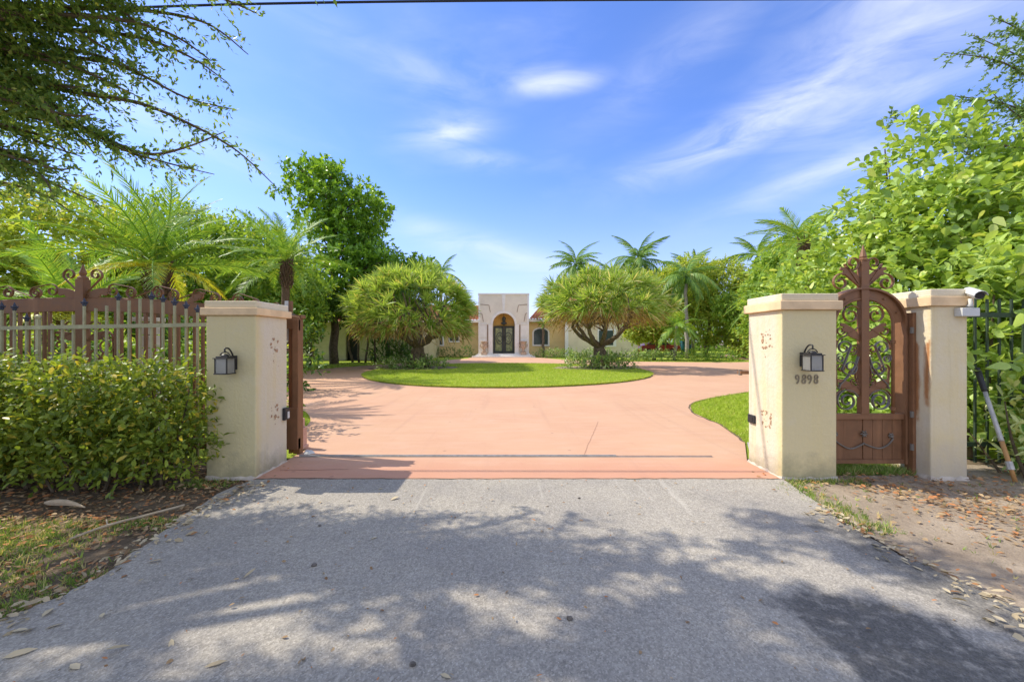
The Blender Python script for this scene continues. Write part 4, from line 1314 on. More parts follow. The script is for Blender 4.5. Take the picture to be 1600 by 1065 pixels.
# --- big-leaved hedge on the right
cc = [(7.7, 6.35, 2.1, 2.1, 1.0, 2.2), (7.45, 7.1, 4.0, .85, .8, 1.65), (7.0, 7.7, 2.0, 1.05, 1.1, 2.3), (7.35, 9.5, 1.7, .95, 1.5, 1.95), (8.5, 6.1, 3.4, 1.0, .9, 1.35),
      (6.3, 5.75, 1.2, 1.0, .55, 1.3), (7.6, 5.7, 1.9, 1.4, .6, 1.8), (6.75, 6.6, 3.0, .8, .8, 1.25), (6.0, 6.9, .9, .6, .8, 1.0), (6.15, 4.95, 1.35, .85, .3, 1.25), (7.2, 4.9, 1.6, 1.0, .35, 1.6)]
ch = thing('large_leaf_hedge', (7, 6.5, 0), 'tall bright hedge of big rounded leaves behind the arched gate', 'hedge')
mb = MB()
for k in range(34):
    c = cc[rng.integers(len(cc))]
    a = rng.random() * 6.28
    limb((c[0] + math.cos(a) * .3, c[1] + math.sin(a) * .3, 0), (c[0] + math.cos(a) * c[3] * .8, c[1] + math.sin(a) * c[4] * .8, c[2] + c[5] * .6), (rng.normal() * .2, rng.normal() * .2, 0), .03, .01, 6, mb)
mb.put('stems', M['twig'], ch)
P, D, N, L = twig_leaves(cc, 6200, 6, .24, .15, .5, .66, 0, .5)
L = L * rng.uniform(.6, 1.15, len(L))
ok = P[:, 2] > .03
P, D, N, L = P[ok], D[ok], N[ok], L[ok]
px = 800 + P[:, 0] / P[:, 1] * 622; py = 532 - (P[:, 2] - 1.5) / P[:, 1] * 622
front_ = (px > 1310) & (px < 1590) & (py > 160) & (py < 470) | (px > 1525) & (px < 1590) & (py < 700)
depth = np.where(front_, P[:, 1], 99)
near = np.argsort(depth)[:300]
mask = np.ones(len(P), bool); mask[near] = False
stamped('foliage', T_ROUND, P[mask], D[mask], N[mask], L[mask], L[mask] * .62, M['clusia'], ch)
lv = []
for q in range(4):
    V, F, r_ = stamp(T_ROUND, np.zeros((1, 3)), np.array([[1., 0, 0]]), np.array([[0, 0, 1.]]), [1.0], [.62])
    lv.append(newmesh('leaf', V, F, M['clusia'], {'rnd': np.full(len(V), (.25, .5, .7, .88)[q])}))
for k, i in enumerate(near):
    o = bpy.data.objects.new('leaf', lv[k % 4]); COL.objects.link(o); o.parent = ch
    d = D[i] / np.linalg.norm(D[i]); n_ = N[i] - d * np.dot(N[i], d); n_ /= np.linalg.norm(n_); b = np.cross(n_, d)
    m = Matrix(((d[0], b[0], n_[0]), (d[1], b[1], n_[1]), (d[2], b[2], n_[2]))).to_4x4()
    o.matrix_local = Matrix.Translation(Vector(P[i]) - ch.location) @ m @ Matrix.Scale(float(L[i]), 4)
# pale shrub beside the tool
shrub('pale_leaf_shrub', 'pale variegated shrub at the right edge beside the leaning pole', 'shrub', (5.95, 4.35, 0),
      [(5.95, 4.35, .62, .42, .35, .5), (6.2, 4.3, .35, .5, .35, .35), (5.75, 4.42, .3, .3, .3, .3)], 170, 6, .2, .13, .34, 'variegated', T_OVAL, None, .6, .4, 10)


# --- overhanging tree, top left
ok_t = thing('overhanging_tree', (-8.2, 2.4, 0), 'overhanging tree with fine dark leaves at the top left of the sky', 'tree')
mb = MB()
limb((-8.2, 2.4, -.1), (-8.0, 2.6, 4.2), (.2, .1, 0), .26, .18, 8, mb)
mb.put('trunk', M['bark'], ok_t, smooth=True)


def wpt(px, py, Y): return ((px - 800) / 622 * Y, Y, 1.5 + (532 - py) * Y / 622)


# limbs that reach into the picture: (px, py) along each at a depth of 4 to 5 m
BR = [([(-160, -10), (60, 10), (210, 15), (320, 35), (388, 85)], 4.2, 4.5, 1.0), ([(-140, 40), (60, 45), (200, 55), (290, 85), (355, 128)], 4.3, 4.5, 1.1),
      ([(-120, 80), (40, 85), (180, 100), (290, 152), (368, 171)], 4.4, 4.7, .9), ([(-120, 110), (20, 120), (110, 185), (190, 232), (265, 255), (335, 272)], 4.5, 4.9, 1.2),
      ([(-60, 100), (100, 140), (215, 160), (300, 195), (370, 235), (432, 292)], 4.5, 5.0, .85), ([(-40, 30), (140, 25), (260, 50), (330, 95)], 4.1, 4.3, 1.1),
      ([(-160, 150), (-20, 190), (70, 225), (130, 245)], 4.6, 4.9, .9), ([(-160, 210), (-10, 250), (80, 285), (155, 318)], 4.6, 5.0, 1.0), ([(-120, 60), (20, 70), (130, 110), (215, 150)], 4.2, 4.5, 1.3),
      ([(-150, 90), (-30, 130), (50, 160), (110, 215)], 4.4, 4.7, 1.2), ([(-120, 5), (20, 20), (120, 50), (200, 100)], 4.0, 4.3, 1.3), ([(60, 170), (160, 215), (230, 240), (290, 230), (352, 205)], 4.7, 4.9, 1.0),
      ([(-170, 250), (-40, 275), (60, 300), (110, 330)], 4.8, 5.2, .8), ([(60, -40), (220, -30), (330, -8), (400, 20)], 4.2, 4.4, .9), ([(-100, -40), (80, -30), (180, 10), (240, 60)], 4.1, 4.3, 1.3)]
mb = MB()
PP, DD, NN, LL = [], [], [], []


def spray(path, dens, tw=.25, ll=.054, start=0.0):
    path = np.array(smooth_curve(path, 8)); n = len(path)
    for i in range(1, n):
        fr = i / n
        if fr < start: continue
        d = unit(path[i] - path[i - 1]); seg = np.linalg.norm(path[i] - path[i - 1])
        m = rng.poisson(max(.1, seg * 62 * dens * (1.4 - 1.15 * fr)))
        for _ in range(m):
            o = path[i - 1] + (path[i] - path[i - 1]) * rng.random()
            td = unit(d * .9 + rng.normal(size=3) * .75 + np.array([0, 0, -.18])); tlen = tw * (.4 + rng.random()) * (1.25 - .8 * fr)
            k = max(3, int(tlen / .022)); t = np.linspace(.1, 1, k)
            P = o + td * (t * tlen)[:, None] + np.array([0, 0, -.12]) * (t ** 2 * tlen)[:, None]
            PP.append(P); DD.append(unit(td * .75 + rng.normal(size=(k, 3)) * .6)); NN.append(unit(rng.normal(size=(k, 3)) + np.array([0, 0, .9]))); LL.append(ll * (.6 + .7 * rng.random(k)))


for k in range(22):                       # filler limbs, all ending well inside the spray tips
    y0 = rng.uniform(-60, 300); lim_ = np.interp(y0, [-60, 0, 60, 120, 180, 230, 300], [330, 300, 250, 235, 150, 130, 110]) * rng.uniform(.45, 1)
    BR.append(([(-190, y0 - 60), (lim_ * .3 - 60, y0 - 15), (lim_ * .7, y0 + 15), (lim_, y0 + 50 * rng.random() + 10)], rng.uniform(4, 4.8), rng.uniform(4.2, 5.2), rng.uniform(.9, 1.3)))
for pts, ya, yb, dn_ in BR:
    w3 = [wpt(x, y, .85 * (ya + (yb - ya) * i / (len(pts) - 1))) for i, (x, y) in enumerate(pts)]
    sp = smooth_curve(w3, 6)
    mb.tube(sp, list(np.linspace(.028, .004, len(sp))), 5)
    mb.tube([(-8.0, 2.6, 4.2), tuple((np.array(w3[0]) + np.array((-8.0, 2.6, 4.2))) / 2 + np.array((0, 0, .4))), w3[0]], [.08, .05, .03], 6)
    spray(w3, dn_)
# the crown above and left of the camera, out of the picture, that shades the apron
dens_b = []
SUNSPOTS = [(-1.4, 2.45, .42, .2), (-1.3, 2.16, .2, .1), (.1, 2.35, .2, .12), (.12, 2.15, .14, .08), (-2.2, 1.95, .3, .12), (-1.6, 1.85, .3, .1), (1.7, 2.6, .3, .2), (2.6, 2.3, .6, .2), (-.4, 2.85, .3, .12), (.6, 2.95, .35, .14), (1.5, 3.1, .3, .12), (-1.0, 3.0, .3, .14), (-2.3, 3.1, .25, .1), (1.2, 2.0, .2, .1)]
for k in range(1000):
    gx, gy = rng.uniform(-2.9, 3.4), rng.uniform(-1.5, 3.35)
    if gy > 2.3 and rng.random() < .6: continue
    if any(((gx - a) / (w + .08)) ** 2 + ((gy - b) / (q + .07)) ** 2 < 1 for a, b, w, q in SUNSPOTS): continue
    if math.sin(gx * 3.3 + 1.3 * math.sin(gy * 2.1)) * math.cos(gy * 4.1 + gx) > .72: continue
    h = rng.uniform(4.6, 7.4)
    p = np.array((gx, gy, 0.)) + np.array(SUN) * (h / SUN.z)
    qx, qy = 800 + p[0] / max(p[1], .1) * 622, 532 - (p[2] - 1.5) / max(p[1], .1) * 622
    if p[1] > 0 and qy > -45 and qx > -60: continue
    dens_b.append(p)
for p in dens_b:
    d = unit(np.array((1, -.1, -.2)) + rng.normal(size=3) * .6)
    spray([p - d * .3, p, p + d * .3 + np.array((0, 0, -.06))], .62, .26, .08)
for k in range(26):
    p = dens_b[k * len(dens_b) // 26]
    a = np.array((-8.0, 2.6, 4.2)); mid_ = (a + p) / 2 + np.array((0, 0, .5))
    mb.tube(smooth_curve([tuple(a), tuple(mid_), tuple(p)], 5), list(np.linspace(.06, .01, 11)), 5)
mb.put('branches', M['bark'], ok_t, smooth=True)
P, D, N, L = map(np.concatenate, (PP, DD, NN, LL))
print('oak leaves', len(P))
stamped('crown', T_DIAMOND, P, D, N, L, L * .42, M['oak'], ok_t)

# --- fine-leaved tree behind the hedge, top right
PP, DD, NN, LL = [], [], [], []
rt = thing('fine_leaved_tree', (11.5, 9.5, 0), 'open fine-leaved tree above the big-leaved hedge at the right edge', 'tree')
mb = MB(); limb((12.5, 9.8, 0), (12.2, 9.4, 5.2), (.2, 0, 0), .2, .1, 8, mb); mb.put('trunk', M['bark'], rt, smooth=True)
mb = MB()
for pts in ([(1750, 330), (1640, 250), (1560, 225), (1470, 205), (1390, 183)], [(1700, 180), (1620, 130), (1560, 95), (1475, 82)], [(1700, 120), (1640, 80), (1590, 45), (1555, 28)], [(1720, 250), (1640, 190), (1560, 160), (1490, 150)],
            [(1750, 300), (1650, 215), (1590, 180), (1545, 140)], [(1740, 340), (1650, 290), (1570, 270), (1490, 262)], [(1740, 200), (1660, 110), (1600, 90), (1520, 55)], [(1760, 260), (1650, 230), (1540, 250), (1500, 230)],
            [(1750, 330), (1660, 320), (1580, 300), (1520, 310)], [(1730, 60), (1660, 30), (1600, 50)]):
    w3 = [wpt(x, y, 9.6 - .2 * i) for i, (x, y) in enumerate(pts)]
    sp = smooth_curve(w3, 6); mb.tube(sp, list(np.linspace(.035, .006, len(sp))), 5)
    mb.tube([(12.2, 9.4, 5.2), w3[0]], [.06, .03], 5)
    spray(w3, .45, .5, .10, .05)
mb.put('branches', M['bark'], rt, smooth=True)
P, D, N, L = map(np.concatenate, (PP, DD, NN, LL))
stamped('crown', T_DIAMOND, P, D, N, L, L * .42, M['oak2'], rt)


# --- palms
def frond_mesh(length, droop, leaflet, nl, mat, curl=.0, vfold=.55, width=.028, flop=.35, seed=0):
    """one feather frond along +X, drooping to -Z; rachis + leaflets"""
    r = np.random.default_rng(seed)
    t = np.linspace(0, 1, 18)
    X = length * (t - .12 * droop * t ** 3); Z = length * (.10 * np.sin(t * 2.2) - droop * t ** 2.2 * .75)
    mbx = MB(); mbx.tube([(x, 0, z) for x, z in zip(X, Z)], list(np.linspace(.026, .005, 18) * (length / 2.4)), 5)
    n = nl
    tt = np.repeat(np.linspace(.14, .995, n), 2); sd = np.tile([1, -1], n)
    px_ = np.interp(tt, t, X); pz = np.interp(tt, t, Z)
    tx = np.gradient(X, t); tz = np.gradient(Z, t)
    T = unit(np.stack([np.interp(tt, t, tx), np.zeros(2 * n), np.interp(tt, t, tz)], 1))
    U = np.stack([-T[:, 2], np.zeros(2 * n), T[:, 0]], 1)
    S = np.stack([np.zeros(2 * n), sd, np.zeros(2 * n)], 1)
    ang = .75 - .35 * tt[:, None]
    D = unit(T * (.45 + .6 * tt[:, None]) + S * (1 - .35 * tt[:, None]) + U * vfold * (1 - tt[:, None] * .6) + r.normal(size=(2 * n, 3)) * .10 + np.array([0, 0, -flop]))
    L = leaflet * np.sin(np.pi * (tt * .82 + .16)) ** .6 * (.85 + .3 * r.random(2 * n))
    P = np.stack([px_, np.zeros(2 * n), pz], 1)
    N = unit(U + S * .3 + r.normal(size=(2 * n, 3)) * .15)
    V, F, rd = stamp(T_BLADE, P, D, N, L, np.full(2 * n, width))
    # leaflet tips hang
    base = np.repeat(P, len(T_BLADE[0]), 0); ext = np.linalg.norm(V - base, axis=1)
    V[:, 2] -= flop * .5 * ext ** 2 / leaflet
    rv, rf = np.array(mbx.v), mbx.f
    n0 = len(V)
    tri = []
    for f in rf:
        for k in range(1, len(f) - 1): tri.append((f[0] + n0, f[k] + n0, f[k + 1] + n0))
    V = np.concatenate([V, rv]); F = np.concatenate([F, np.array(tri)]); rd = np.concatenate([rd, np.full(len(rv), .8)])
    return newmesh('frond', V, F, M[mat], {'rnd': rd})


def palm(name, label, base, top, r0, r1, meshes, nfr, elev, bark, scale=1., group=None, boots=False, shaft=None, yellow=None, nyel=0):
    t = thing(name, base, label, 'palm', group)
    mb = MB(); limb(base, top, (rng.normal() * .1, 0, 0), r0, r1, 9, mb); mb.put('trunk', M[bark], t, smooth=True)
    if boots:
        b = MB()
        for k in range(90):
            a = k * 2.4; z = top[2] - 1.0 + 1.1 * k / 90; rr = r1 * 1.02
            d = np.array((math.cos(a), math.sin(a), 0)); p = np.array((top[0], top[1], z)) + d * rr
            b.tube([tuple(p), tuple(p + d * .05 + np.array((0, 0, .10))), tuple(p + d * (.08 + .07 * rng.random()) + np.array((0, 0, .2 + .08 * rng.random())))], [.035, .022, .008], 4)
        b.put('leaf_stubs', M['palmbark'], t)
    if shaft:
        MB().tube([tuple(top), (top[0], top[1], top[2] + shaft)], [r1 * 1.15, r1 * .6], 10).put('crownshaft', M['palm_far'], t, smooth=True)
    topz = top[2] + (shaft or 0) * .85
    for k in range(nfr):
        a = k * 2.39996 + rng.normal() * .15
        f = (k + .5) / nfr
        e = elev[0] + (elev[1] - elev[0]) * f + rng.normal() * .08
        o = bpy.data.objects.new('frond', meshes[rng.integers(len(meshes))]); COL.objects.link(o); o.parent = t
        s = scale * (.85 + .25 * rng.random())
        o.matrix_local = Matrix.Translation(Vector((top[0] - base[0], top[1] - base[1], topz - base[2]))) @ Matrix.Rotation(a, 4, 'Z') @ Matrix.Rotation(-e, 4, 'Y') @ Matrix.Rotation(rng.normal() * .3, 4, 'X') @ Matrix.Scale(s, 4)
    for k in range(nyel):
        a = rng.random() * 6.28; e = elev[1] * .7 - rng.random() * .2
        o = bpy.data.objects.new('frond', yellow); COL.objects.link(o); o.parent = t; o['label'] = 'yellowing frond'
        o.matrix_local = Matrix.Translation(Vector((top[0] - base[0], top[1] - base[1], topz - base[2]))) @ Matrix.Rotation(a, 4, 'Z') @ Matrix.Rotation(-e, 4, 'Y') @ Matrix.Scale(scale * .8, 4)
    return t


FD = [frond_mesh(2.5, d, .44, 50, 'palm', 0, .55, .021, .22, i) for i, d in enumerate((.30, .45, .62, .22))]
FDY = frond_mesh(2.2, .5, .42, 56, 'palm_yellow', 0, .5, .026, .3, 9)
FR = [frond_mesh(3.0, d, .62, 46, 'palm_far', 0, .25, .055, .75, 20 + i) for i, d in enumerate((.7, .95, .5))]
FRA = [frond_mesh(2.0, d, .5, 40, 'palm', 0, .5, .04, .4, 30 + i) for i, d in enumerate((.5, .8))]
palm('date_palm', 'large feathery palm with shaggy trunk rising behind the sliding gate', (-8.0, 9.0, 0), (-8.0, 9.0, 3.15), .17, .17, FD, 32, (1.35, -.05), 'palmbark', .92, 'feathery garden palms', True, None, FDY, 7)
palm('date_palm', 'medium feathery palm between the hedge pillar and the tiered tree', (-8.6, 15.2, 0), (-8.6, 15.2, 4.5), .14, .14, FD, 30, (1.3, -.75), 'palmbark', .95, 'feathery garden palms', True)
palm('date_palm', 'small palm with yellow fronds low at the left behind the gate', (-11.6, 10.5, 0), (-11.6, 10.5, 2.3), .2, .2, FD, 26, (1.2, -.2), 'palmbark', .95, 'feathery garden palms', True, None, FDY, 8)
palm('date_palm', 'feathery palm leaning out behind the top of the big-leaved hedge', (9.9, 13.0, 0), (9.6, 13.0, 4.7), .16, .16, FD, 26, (.9, -.6), 'palmbark', .82, 'feathery garden palms', True)
palm('date_palm', 'low feathery palm filling the gap left of the big-leaved hedge', (11.9, 17, 0), (11.7, 17, 3.3), .18, .18, FD, 24, (1.1, -.4), 'palmbark', 1.0, 'feathery garden palms', True)
palm('royal_palm', 'arching palm behind the first dragon tree, left of the portal', (-8.2, 46, 0), (-8.2, 46, 8.3), .22, .16, FR, 13, (1.25, -.4), 'royalbark', 1.0, 'palms behind the house', False, 1.1)
palm('royal_palm', 'arching palm over the roof just right of the portal', (7.3, 46, 0), (7.3, 46, 9.3), .22, .16, FR, 22, (1.3, -.8), 'royalbark', 1.2, 'palms behind the house', False, 1.1)
palm('royal_palm', 'tallest palm above the second dragon tree crown', (14.6, 46, 0), (14.6, 46, 9.9), .22, .16, FR, 24, (1.3, -.9), 'royalbark', 1.3, 'palms behind the house', False, 1.1)
palm('royal_palm', 'palm with pale trunk right of the second dragon tree', (14.9, 34, 0), (14.9, 34, 6.4), .17, .13, FR, 20, (1.2, -1.0), 'royalbark', 1.05, 'palms behind the house', False, .8)
palm('royal_palm', 'dark arching palm against the sky left of the big-leaved hedge', (24.5, 40, 0), (24.7, 40, 9.0), .25, .18, FR, 12, (1.3, -.3), 'royalbark', 1.15, 'palms behind the house', False, 1.3)
palm('royal_palm', 'palm top peeking between the dark palm and the hedge', (23.6, 33, 0), (23.6, 33, 9.2), .2, .16, FR, 12, (1.1, -.4), 'royalbark', 1.1, 'palms behind the house', False, 1.1)
palm('royal_palm', 'palm crown wedged between the two tall palms over the roof', (10.9, 44, 0), (10.9, 44, 7.4), .2, .15, FR, 20, (1.3, -.8), 'royalbark', 1.1, 'palms behind the house', False, 1.0)
palm('royal_palm', 'yellowish palm crown right of the pale palm trunk', (18.6, 41, 0), (18.6, 41, 7.6), .2, .15, FR, 22, (1.3, -1.0), 'royalbark', 1.1, 'palms behind the house', False, 1.0)
palm('feather_palm', 'short palm with hanging leaves before the pale palm trunk', (12.2, 30, 0), (12.4, 30, 2.6), .13, .1, FRA, 16, (1.2, -.7), 'royalbark', .95, 'palms behind the house')
palm('feather_palm', 'thin young palm in front of the arched house window', (2.95, 37.0, 0), (2.95, 37.0, 3.0), .14, .12, FRA, 9, (1.2, -.3), 'bark', .55, 'palms behind the house')


# --- dragon trees on the island
def dragon_tree(base, label, crown_c, rx, rz, nros, mat, flat, seed, dead_amt):
    r = np.random.default_rng(seed)
    t = thing('dragon_tree', base, label, 'tree', 'dragon trees on the island')
    mb = MB()
    b = np.array(base, float)
    # root flare and multi stem trunk
    for k in range(9):
        a = k * 6.283 / 9 + r.random() * .3
        limb(b + np.array((math.cos(a) * .55, math.sin(a) * .55, -.03)), b + np.array((math.cos(a) * .12, math.sin(a) * .12, 1.25)), (-math.cos(a) * .12, -math.sin(a) * .12, 0), .10, .16, 7, mb)
    mb.put('trunk', M['bark'], t, smooth=True)
    mb = MB(); tips = []
    fork = b + np.array((0, 0, 1.15))
    for k in range(8):
        a = k * 6.283 / 8 + r.random() * .5; q = rx * (.30 + .18 * r.random())
        p1 = np.array((b[0] + math.cos(a) * q, b[1] + math.sin(a) * q, 1.9 + .7 * r.random()))
        limb(fork, p1, (math.cos(a) * .25, math.sin(a) * .25, -.25), .14, .09, 7, mb)
        for j in range(4):
            a2 = a + (r.random() - .5) * 1.5; q2 = rx * (.25 + .65 * r.random()) * .82
            p2 = np.array((crown_c[0] + math.cos(a2) * q2, crown_c[1] + math.sin(a2) * q2, crown_c[2] - rz * .35 + rz * .9 * (1 - (q2 / rx) ** 2) * r.random()))
            limb(p1, p2, (0, 0, -.1), .07, .035, 5, mb)
    mb.put('branches', M['bark'], t, smooth=True)
    # rosettes over a dome
    d = unit(r.normal(size=(nros * 3, 3))); d = d[d[:, 2] > -flat][:nros]; n = len(d)
    rr = .72 + .28 * r.random(n) ** .5
    lump = np.sin(d[:, 0] * 7 + seed) * np.cos(d[:, 1] * 6 + d[:, 2] * 5) + .6 * np.sin(d[:, 2] * 9 + d[:, 0] * 11 + seed)
    rr *= 1 + .13 * lump
    ok_ = (lump > -.75) | (r.random(n) < .25); d, rr = d[ok_], rr[ok_]; n = len(d)
    C = np.array(crown_c) + d * rr[:, None] * np.array((rx - .5, rx - .5, rz - .35))
    ax = unit(d * np.array((1, 1, 1.0)) + np.array((0, 0, .45)) + r.normal(size=(n, 3)) * .2)
    per = 22
    ti = np.repeat(np.arange(n), per); m = len(ti)
    D = unit(ax[ti] * .95 + unit(r.normal(size=(m, 3))) * .8)
    L = .72 * (.65 + .6 * r.random(m)); P = C[ti] + D * .03
    N = unit(np.cross(D, r.normal(size=(m, 3))) + np.array((0, 0, .6)))
    V, F, rd = stamp(T_BLADE, P, D, N, L, np.full(m, .05))
    ext = np.linalg.norm(V - np.repeat(P, len(T_BLADE[0]), 0), axis=1)
    V[:, 2] -= .22 * ext ** 2
    link('crown', newmesh('crown', V, F, M[mat], {'rnd': rd}), t, None, 'stuff')
    # dry skirt under the crown
    nd = dead_amt; a = r.random(nd) * 6.283; q = rx * (.15 + .75 * r.random(nd) ** .7)
    P = np.stack([crown_c[0] + np.cos(a) * q, crown_c[1] + np.sin(a) * q, crown_c[2] - rz * flat * .8 + r.normal(size=nd) * .25 + .25 * (1 - q / rx)], 1)
    D = unit(np.stack([np.cos(a), np.sin(a), -1.1 + r.normal(size=nd) * .5], 1) + r.normal(size=(nd, 3)) * .5)
    V, F, rd = stamp(T_BLADE, P, D, unit(r.normal(size=(nd, 3))), .5 * (.6 + .6 * r.random(nd)), np.full(nd, .04))
    link('dry_leaves', newmesh('dry_leaves', V, F, M['dead'], {'rnd': rd}), t, None, 'stuff')
    return t


dragon_tree((-5.1, 21.6, 0.05), 'dense round dragon tree on the island, left of the portal', (-5.4, 21.6, 3.15), 3.45, 2.4, 500, 'draco', .55, 3, 1100)
dragon_tree((4.75, 21.6, 0.05), 'looser dragon tree with bare forked trunk, right of the portal', (4.95, 21.6, 3.35), 3.45, 2.1, 400, 'draco2', .34, 5, 1500)
# planting beds under them
for cx_, cy_, lab, n_, tall in ((-5.2, 20.9, 'low ragged planting round the foot of the dense dragon tree', 260, .35), (4.6, 20.9, 'leafy planting round the foot of the looser dragon tree', 420, .75)):
    poly_sheet('planting_soil', [(cx_ + 2.4 * math.cos(a) * (1 + .08 * math.sin(4 * a)), cy_ + .6 + 1.5 * math.sin(a)) for a in np.linspace(0, 6.283, 30, endpoint=False)], .058, M['sandy'])
    cl_ = [(cx_ + dx, cy_ + dy, .1 + tall * .35, .55, .45, tall * .6) for dx, dy in ((-1.3, 0), (-.6, -.3), (.1, -.35), (.8, -.2), (1.4, .1), (-.9, .5), (.6, .5))]
    shrub('planting_bed', lab, 'shrub', (cx_, cy_, .05), cl_, n_, 6, .28, .17, .3, 'fern', T_BLADE if tall < .5 else T_OVAL, 'planting under the dragon trees', .5, .3)

# --- tiered almond tree
ab = np.array((-11.6, 26.0, 0.))
lim = []
tiers = []
for z, rad, off in ((3.4, 3.4, .4), (4.8, 4.4, 1.2), (6.4, 4.2, 1.8), (7.6, 2.6, .9), (8.9, 3.3, .3), (10.1, 3.5, .4), (11.4, 2.9, -.2), (12.4, 1.3, -.7)):
    nb = 7
    for k in range(nb):
        a = k * 6.283 / nb + z; q = rad * (.55 + .25 * rng.random())
        e = (ab[0] + off + math.cos(a) * q, ab[1] + math.sin(a) * q, z + .5 * rng.random())
        lim.append(((ab[0], ab[1], z - .5), e, (0, 0, .1), .07, .025, 6))
        s = rad * .36
        tiers.append((e[0], e[1], e[2], s, s, .26 + .1 * rng.random()))
        tiers.append((ab[0] + off + math.cos(a + .4) * q * .5, ab[1] + math.sin(a + .4) * q * .5, z + .2, s * .7, s * .7, .25))
tiers.append((ab[0] - .8, ab[1], 12.9, .7, .7, .5))
for k in range(9):
    a = k * .7; q = 1.2 + 1.6 * rng.random(); e = (ab[0] + 3.4 + math.cos(a) * q, ab[1] + math.sin(a) * q, 5.6 + .9 * rng.random())
    lim.append(((ab[0], ab[1], 5.0), e, (0, 0, .3), .07, .02, 6)); tiers.append((*e, 1.05, 1.05, .3))
make_tree('almond_tree', 'tall tiered tree with broad glossy leaves rising left of the dragon trees', 'tree', tuple(ab), [((ab[0], ab[1], -.05), (ab[0] - .4, ab[1], 12.6), (.3, 0, 0), .3, .05, 12)], lim, tiers, 1750, 8, .36, .25, .55, 'almond', T_DIAMOND, 'bark', .35, .35)
# dark understorey left of the island
make_tree('shade_tree', 'dark dense tree at the left beyond the open gate end', 'tree', (-12.3, 22.5, 0), [((-12.3, 22.5, 0), (-12.2, 22.4, 2.6), (.1, 0, 0), .13, .06, 6), ((-11.6, 22.8, 0), (-11.3, 22.6, 3), (.1, 0, 0), .09, .05, 6)], [],
          [(-12.6, 22.6, 2.6, 1.5, 1.4, 1.7), (-13.4, 22.4, 1.2, 1.3, 1.0, 1.2), (-11.6, 22.6, 3.6, 1.5, 1.2, 1.1), (-13.3, 23, 4.0, 1.8, 1.5, 1.4)], 1300, 7, .35, .18, .5, 'bgleaf_dark')
for i, (tx, h_) in enumerate(((-13.9, 2.9), (-11.2, 2.6), (-10.75, 2.7), (-10.3, 2.4), (-9.6, 2.5))):
    ty = 28.0
    make_tree('slender_tree', ['slim dark trunk left of the black doorway', 'slim leaning trunk just right of the black doorway', 'second slim trunk right of the black doorway', 'third slim trunk right of the black doorway', 'slim trunk nearest the dense dragon tree'][i], 'tree', (tx, ty, 0),
              [((tx, ty, 0), (tx + rng.normal() * .3, ty, h_), (rng.normal() * .2, 0, 0), .085, .05, 7)], [], [(tx, ty, h_ + .6, .9, .8, .7), (tx + .5, ty, h_ + 1.0, .8, .8, .7)], 130, 7, .35, .2, .45, 'bgleaf_dark', group='slender trees before the side wing')
shrub('cycad_clump', 'dark spiky clump in front of the side wing', 'shrub', (-8.6, 28.2, 0), [(-8.8, 28.2, .7, 1.2, .8, .8), (-7.7, 28.5, .5, .8, .7, .6)], 150, 6, .5, .5, .14, 'bgleaf_dark', T_BLADE)
# background trees, left
for (lab, bx_, by_, cl_, mt, nt) in (
    ('bright green tree at the far left edge behind the fence', -15.5, 13.5, [(-15.5, 13.5, 4.2, 2.6, 2.2, 2.2), (-17.5, 13.0, 3.0, 2.2, 2.0, 2.5), (-13.6, 13.5, 2.4, 1.8, 1.6, 2.0)], 'bgleaf_yellow', 2300),
    ('broad mid green tree behind the large feathery palm', -13.0, 19, [(-13.5, 19, 4.6, 3.0, 2.4, 2.6), (-16, 19, 5.4, 2.8, 2.4, 2.8), (-11.0, 19, 3.4, 2.0, 2.0, 2.2), (-14, 18, 1.8, 3.0, 2, 1.8)], 'bgleaf', 2600),
    ('loose light green tree left of the tiered tree', -16.0, 25, [(-15.8, 25, 6.5, 2.2, 2, 2.3), (-14.6, 25, 4.6, 2.2, 2.0, 2.4), (-17.8, 25, 5, 2.4, 2, 2.6)], 'bgleaf', 1900),
    ('dark tree mass between tiered tree and first dragon tree', -9.3, 29.5, [(-9.6, 29.5, 5.2, 2.0, 1.7, 1.6), (-7.6, 29.7, 5.0, 1.6, 1.4, 1.2), (-10.6, 29, 3.6, 1.5, 1.3, 1.0)], 'bgleaf_dark', 1500)):
    make_tree('garden_tree', lab, 'tree', (bx_, by_, 0), [((bx_, by_, -.05), (bx_ + .2, by_, cl_[0][2] + .5), (.3, 0, 0), .18, .08, 8)], [((bx_, by_, 1.6), (c[0], c[1], c[2]), (0, 0, .2), .09, .04, 6) for c in cl_], cl_, nt, 8, .45, .17, .5, mt, group='trees in the garden')
# shrubs behind the sliding gate
shrub('garden_shrub', 'leafy shrubs seen between the pickets behind the sliding gate', 'shrub', (-7.6, 7.0, 0),
      [(x, 7.1 + .3 * math.sin(x * 3), .8, .75, .6, .95) for x in np.linspace(-11.5, -4.6, 9)], 1500, 6, .22, .12, .5, 'bgleaf', T_DIAMOND, None, .4, .5, 14)
shrub('garden_shrub', 'dark shrub row deeper behind the sliding gate', 'shrub', (-9, 11.8, 0), [(x, 12 + .4 * math.sin(x * 2), 1.1, 1.1, .8, 1.25) for x in np.linspace(-17, -6.8, 9)], 1700, 6, .3, .16, .5, 'bgleaf_dark', T_DIAMOND)
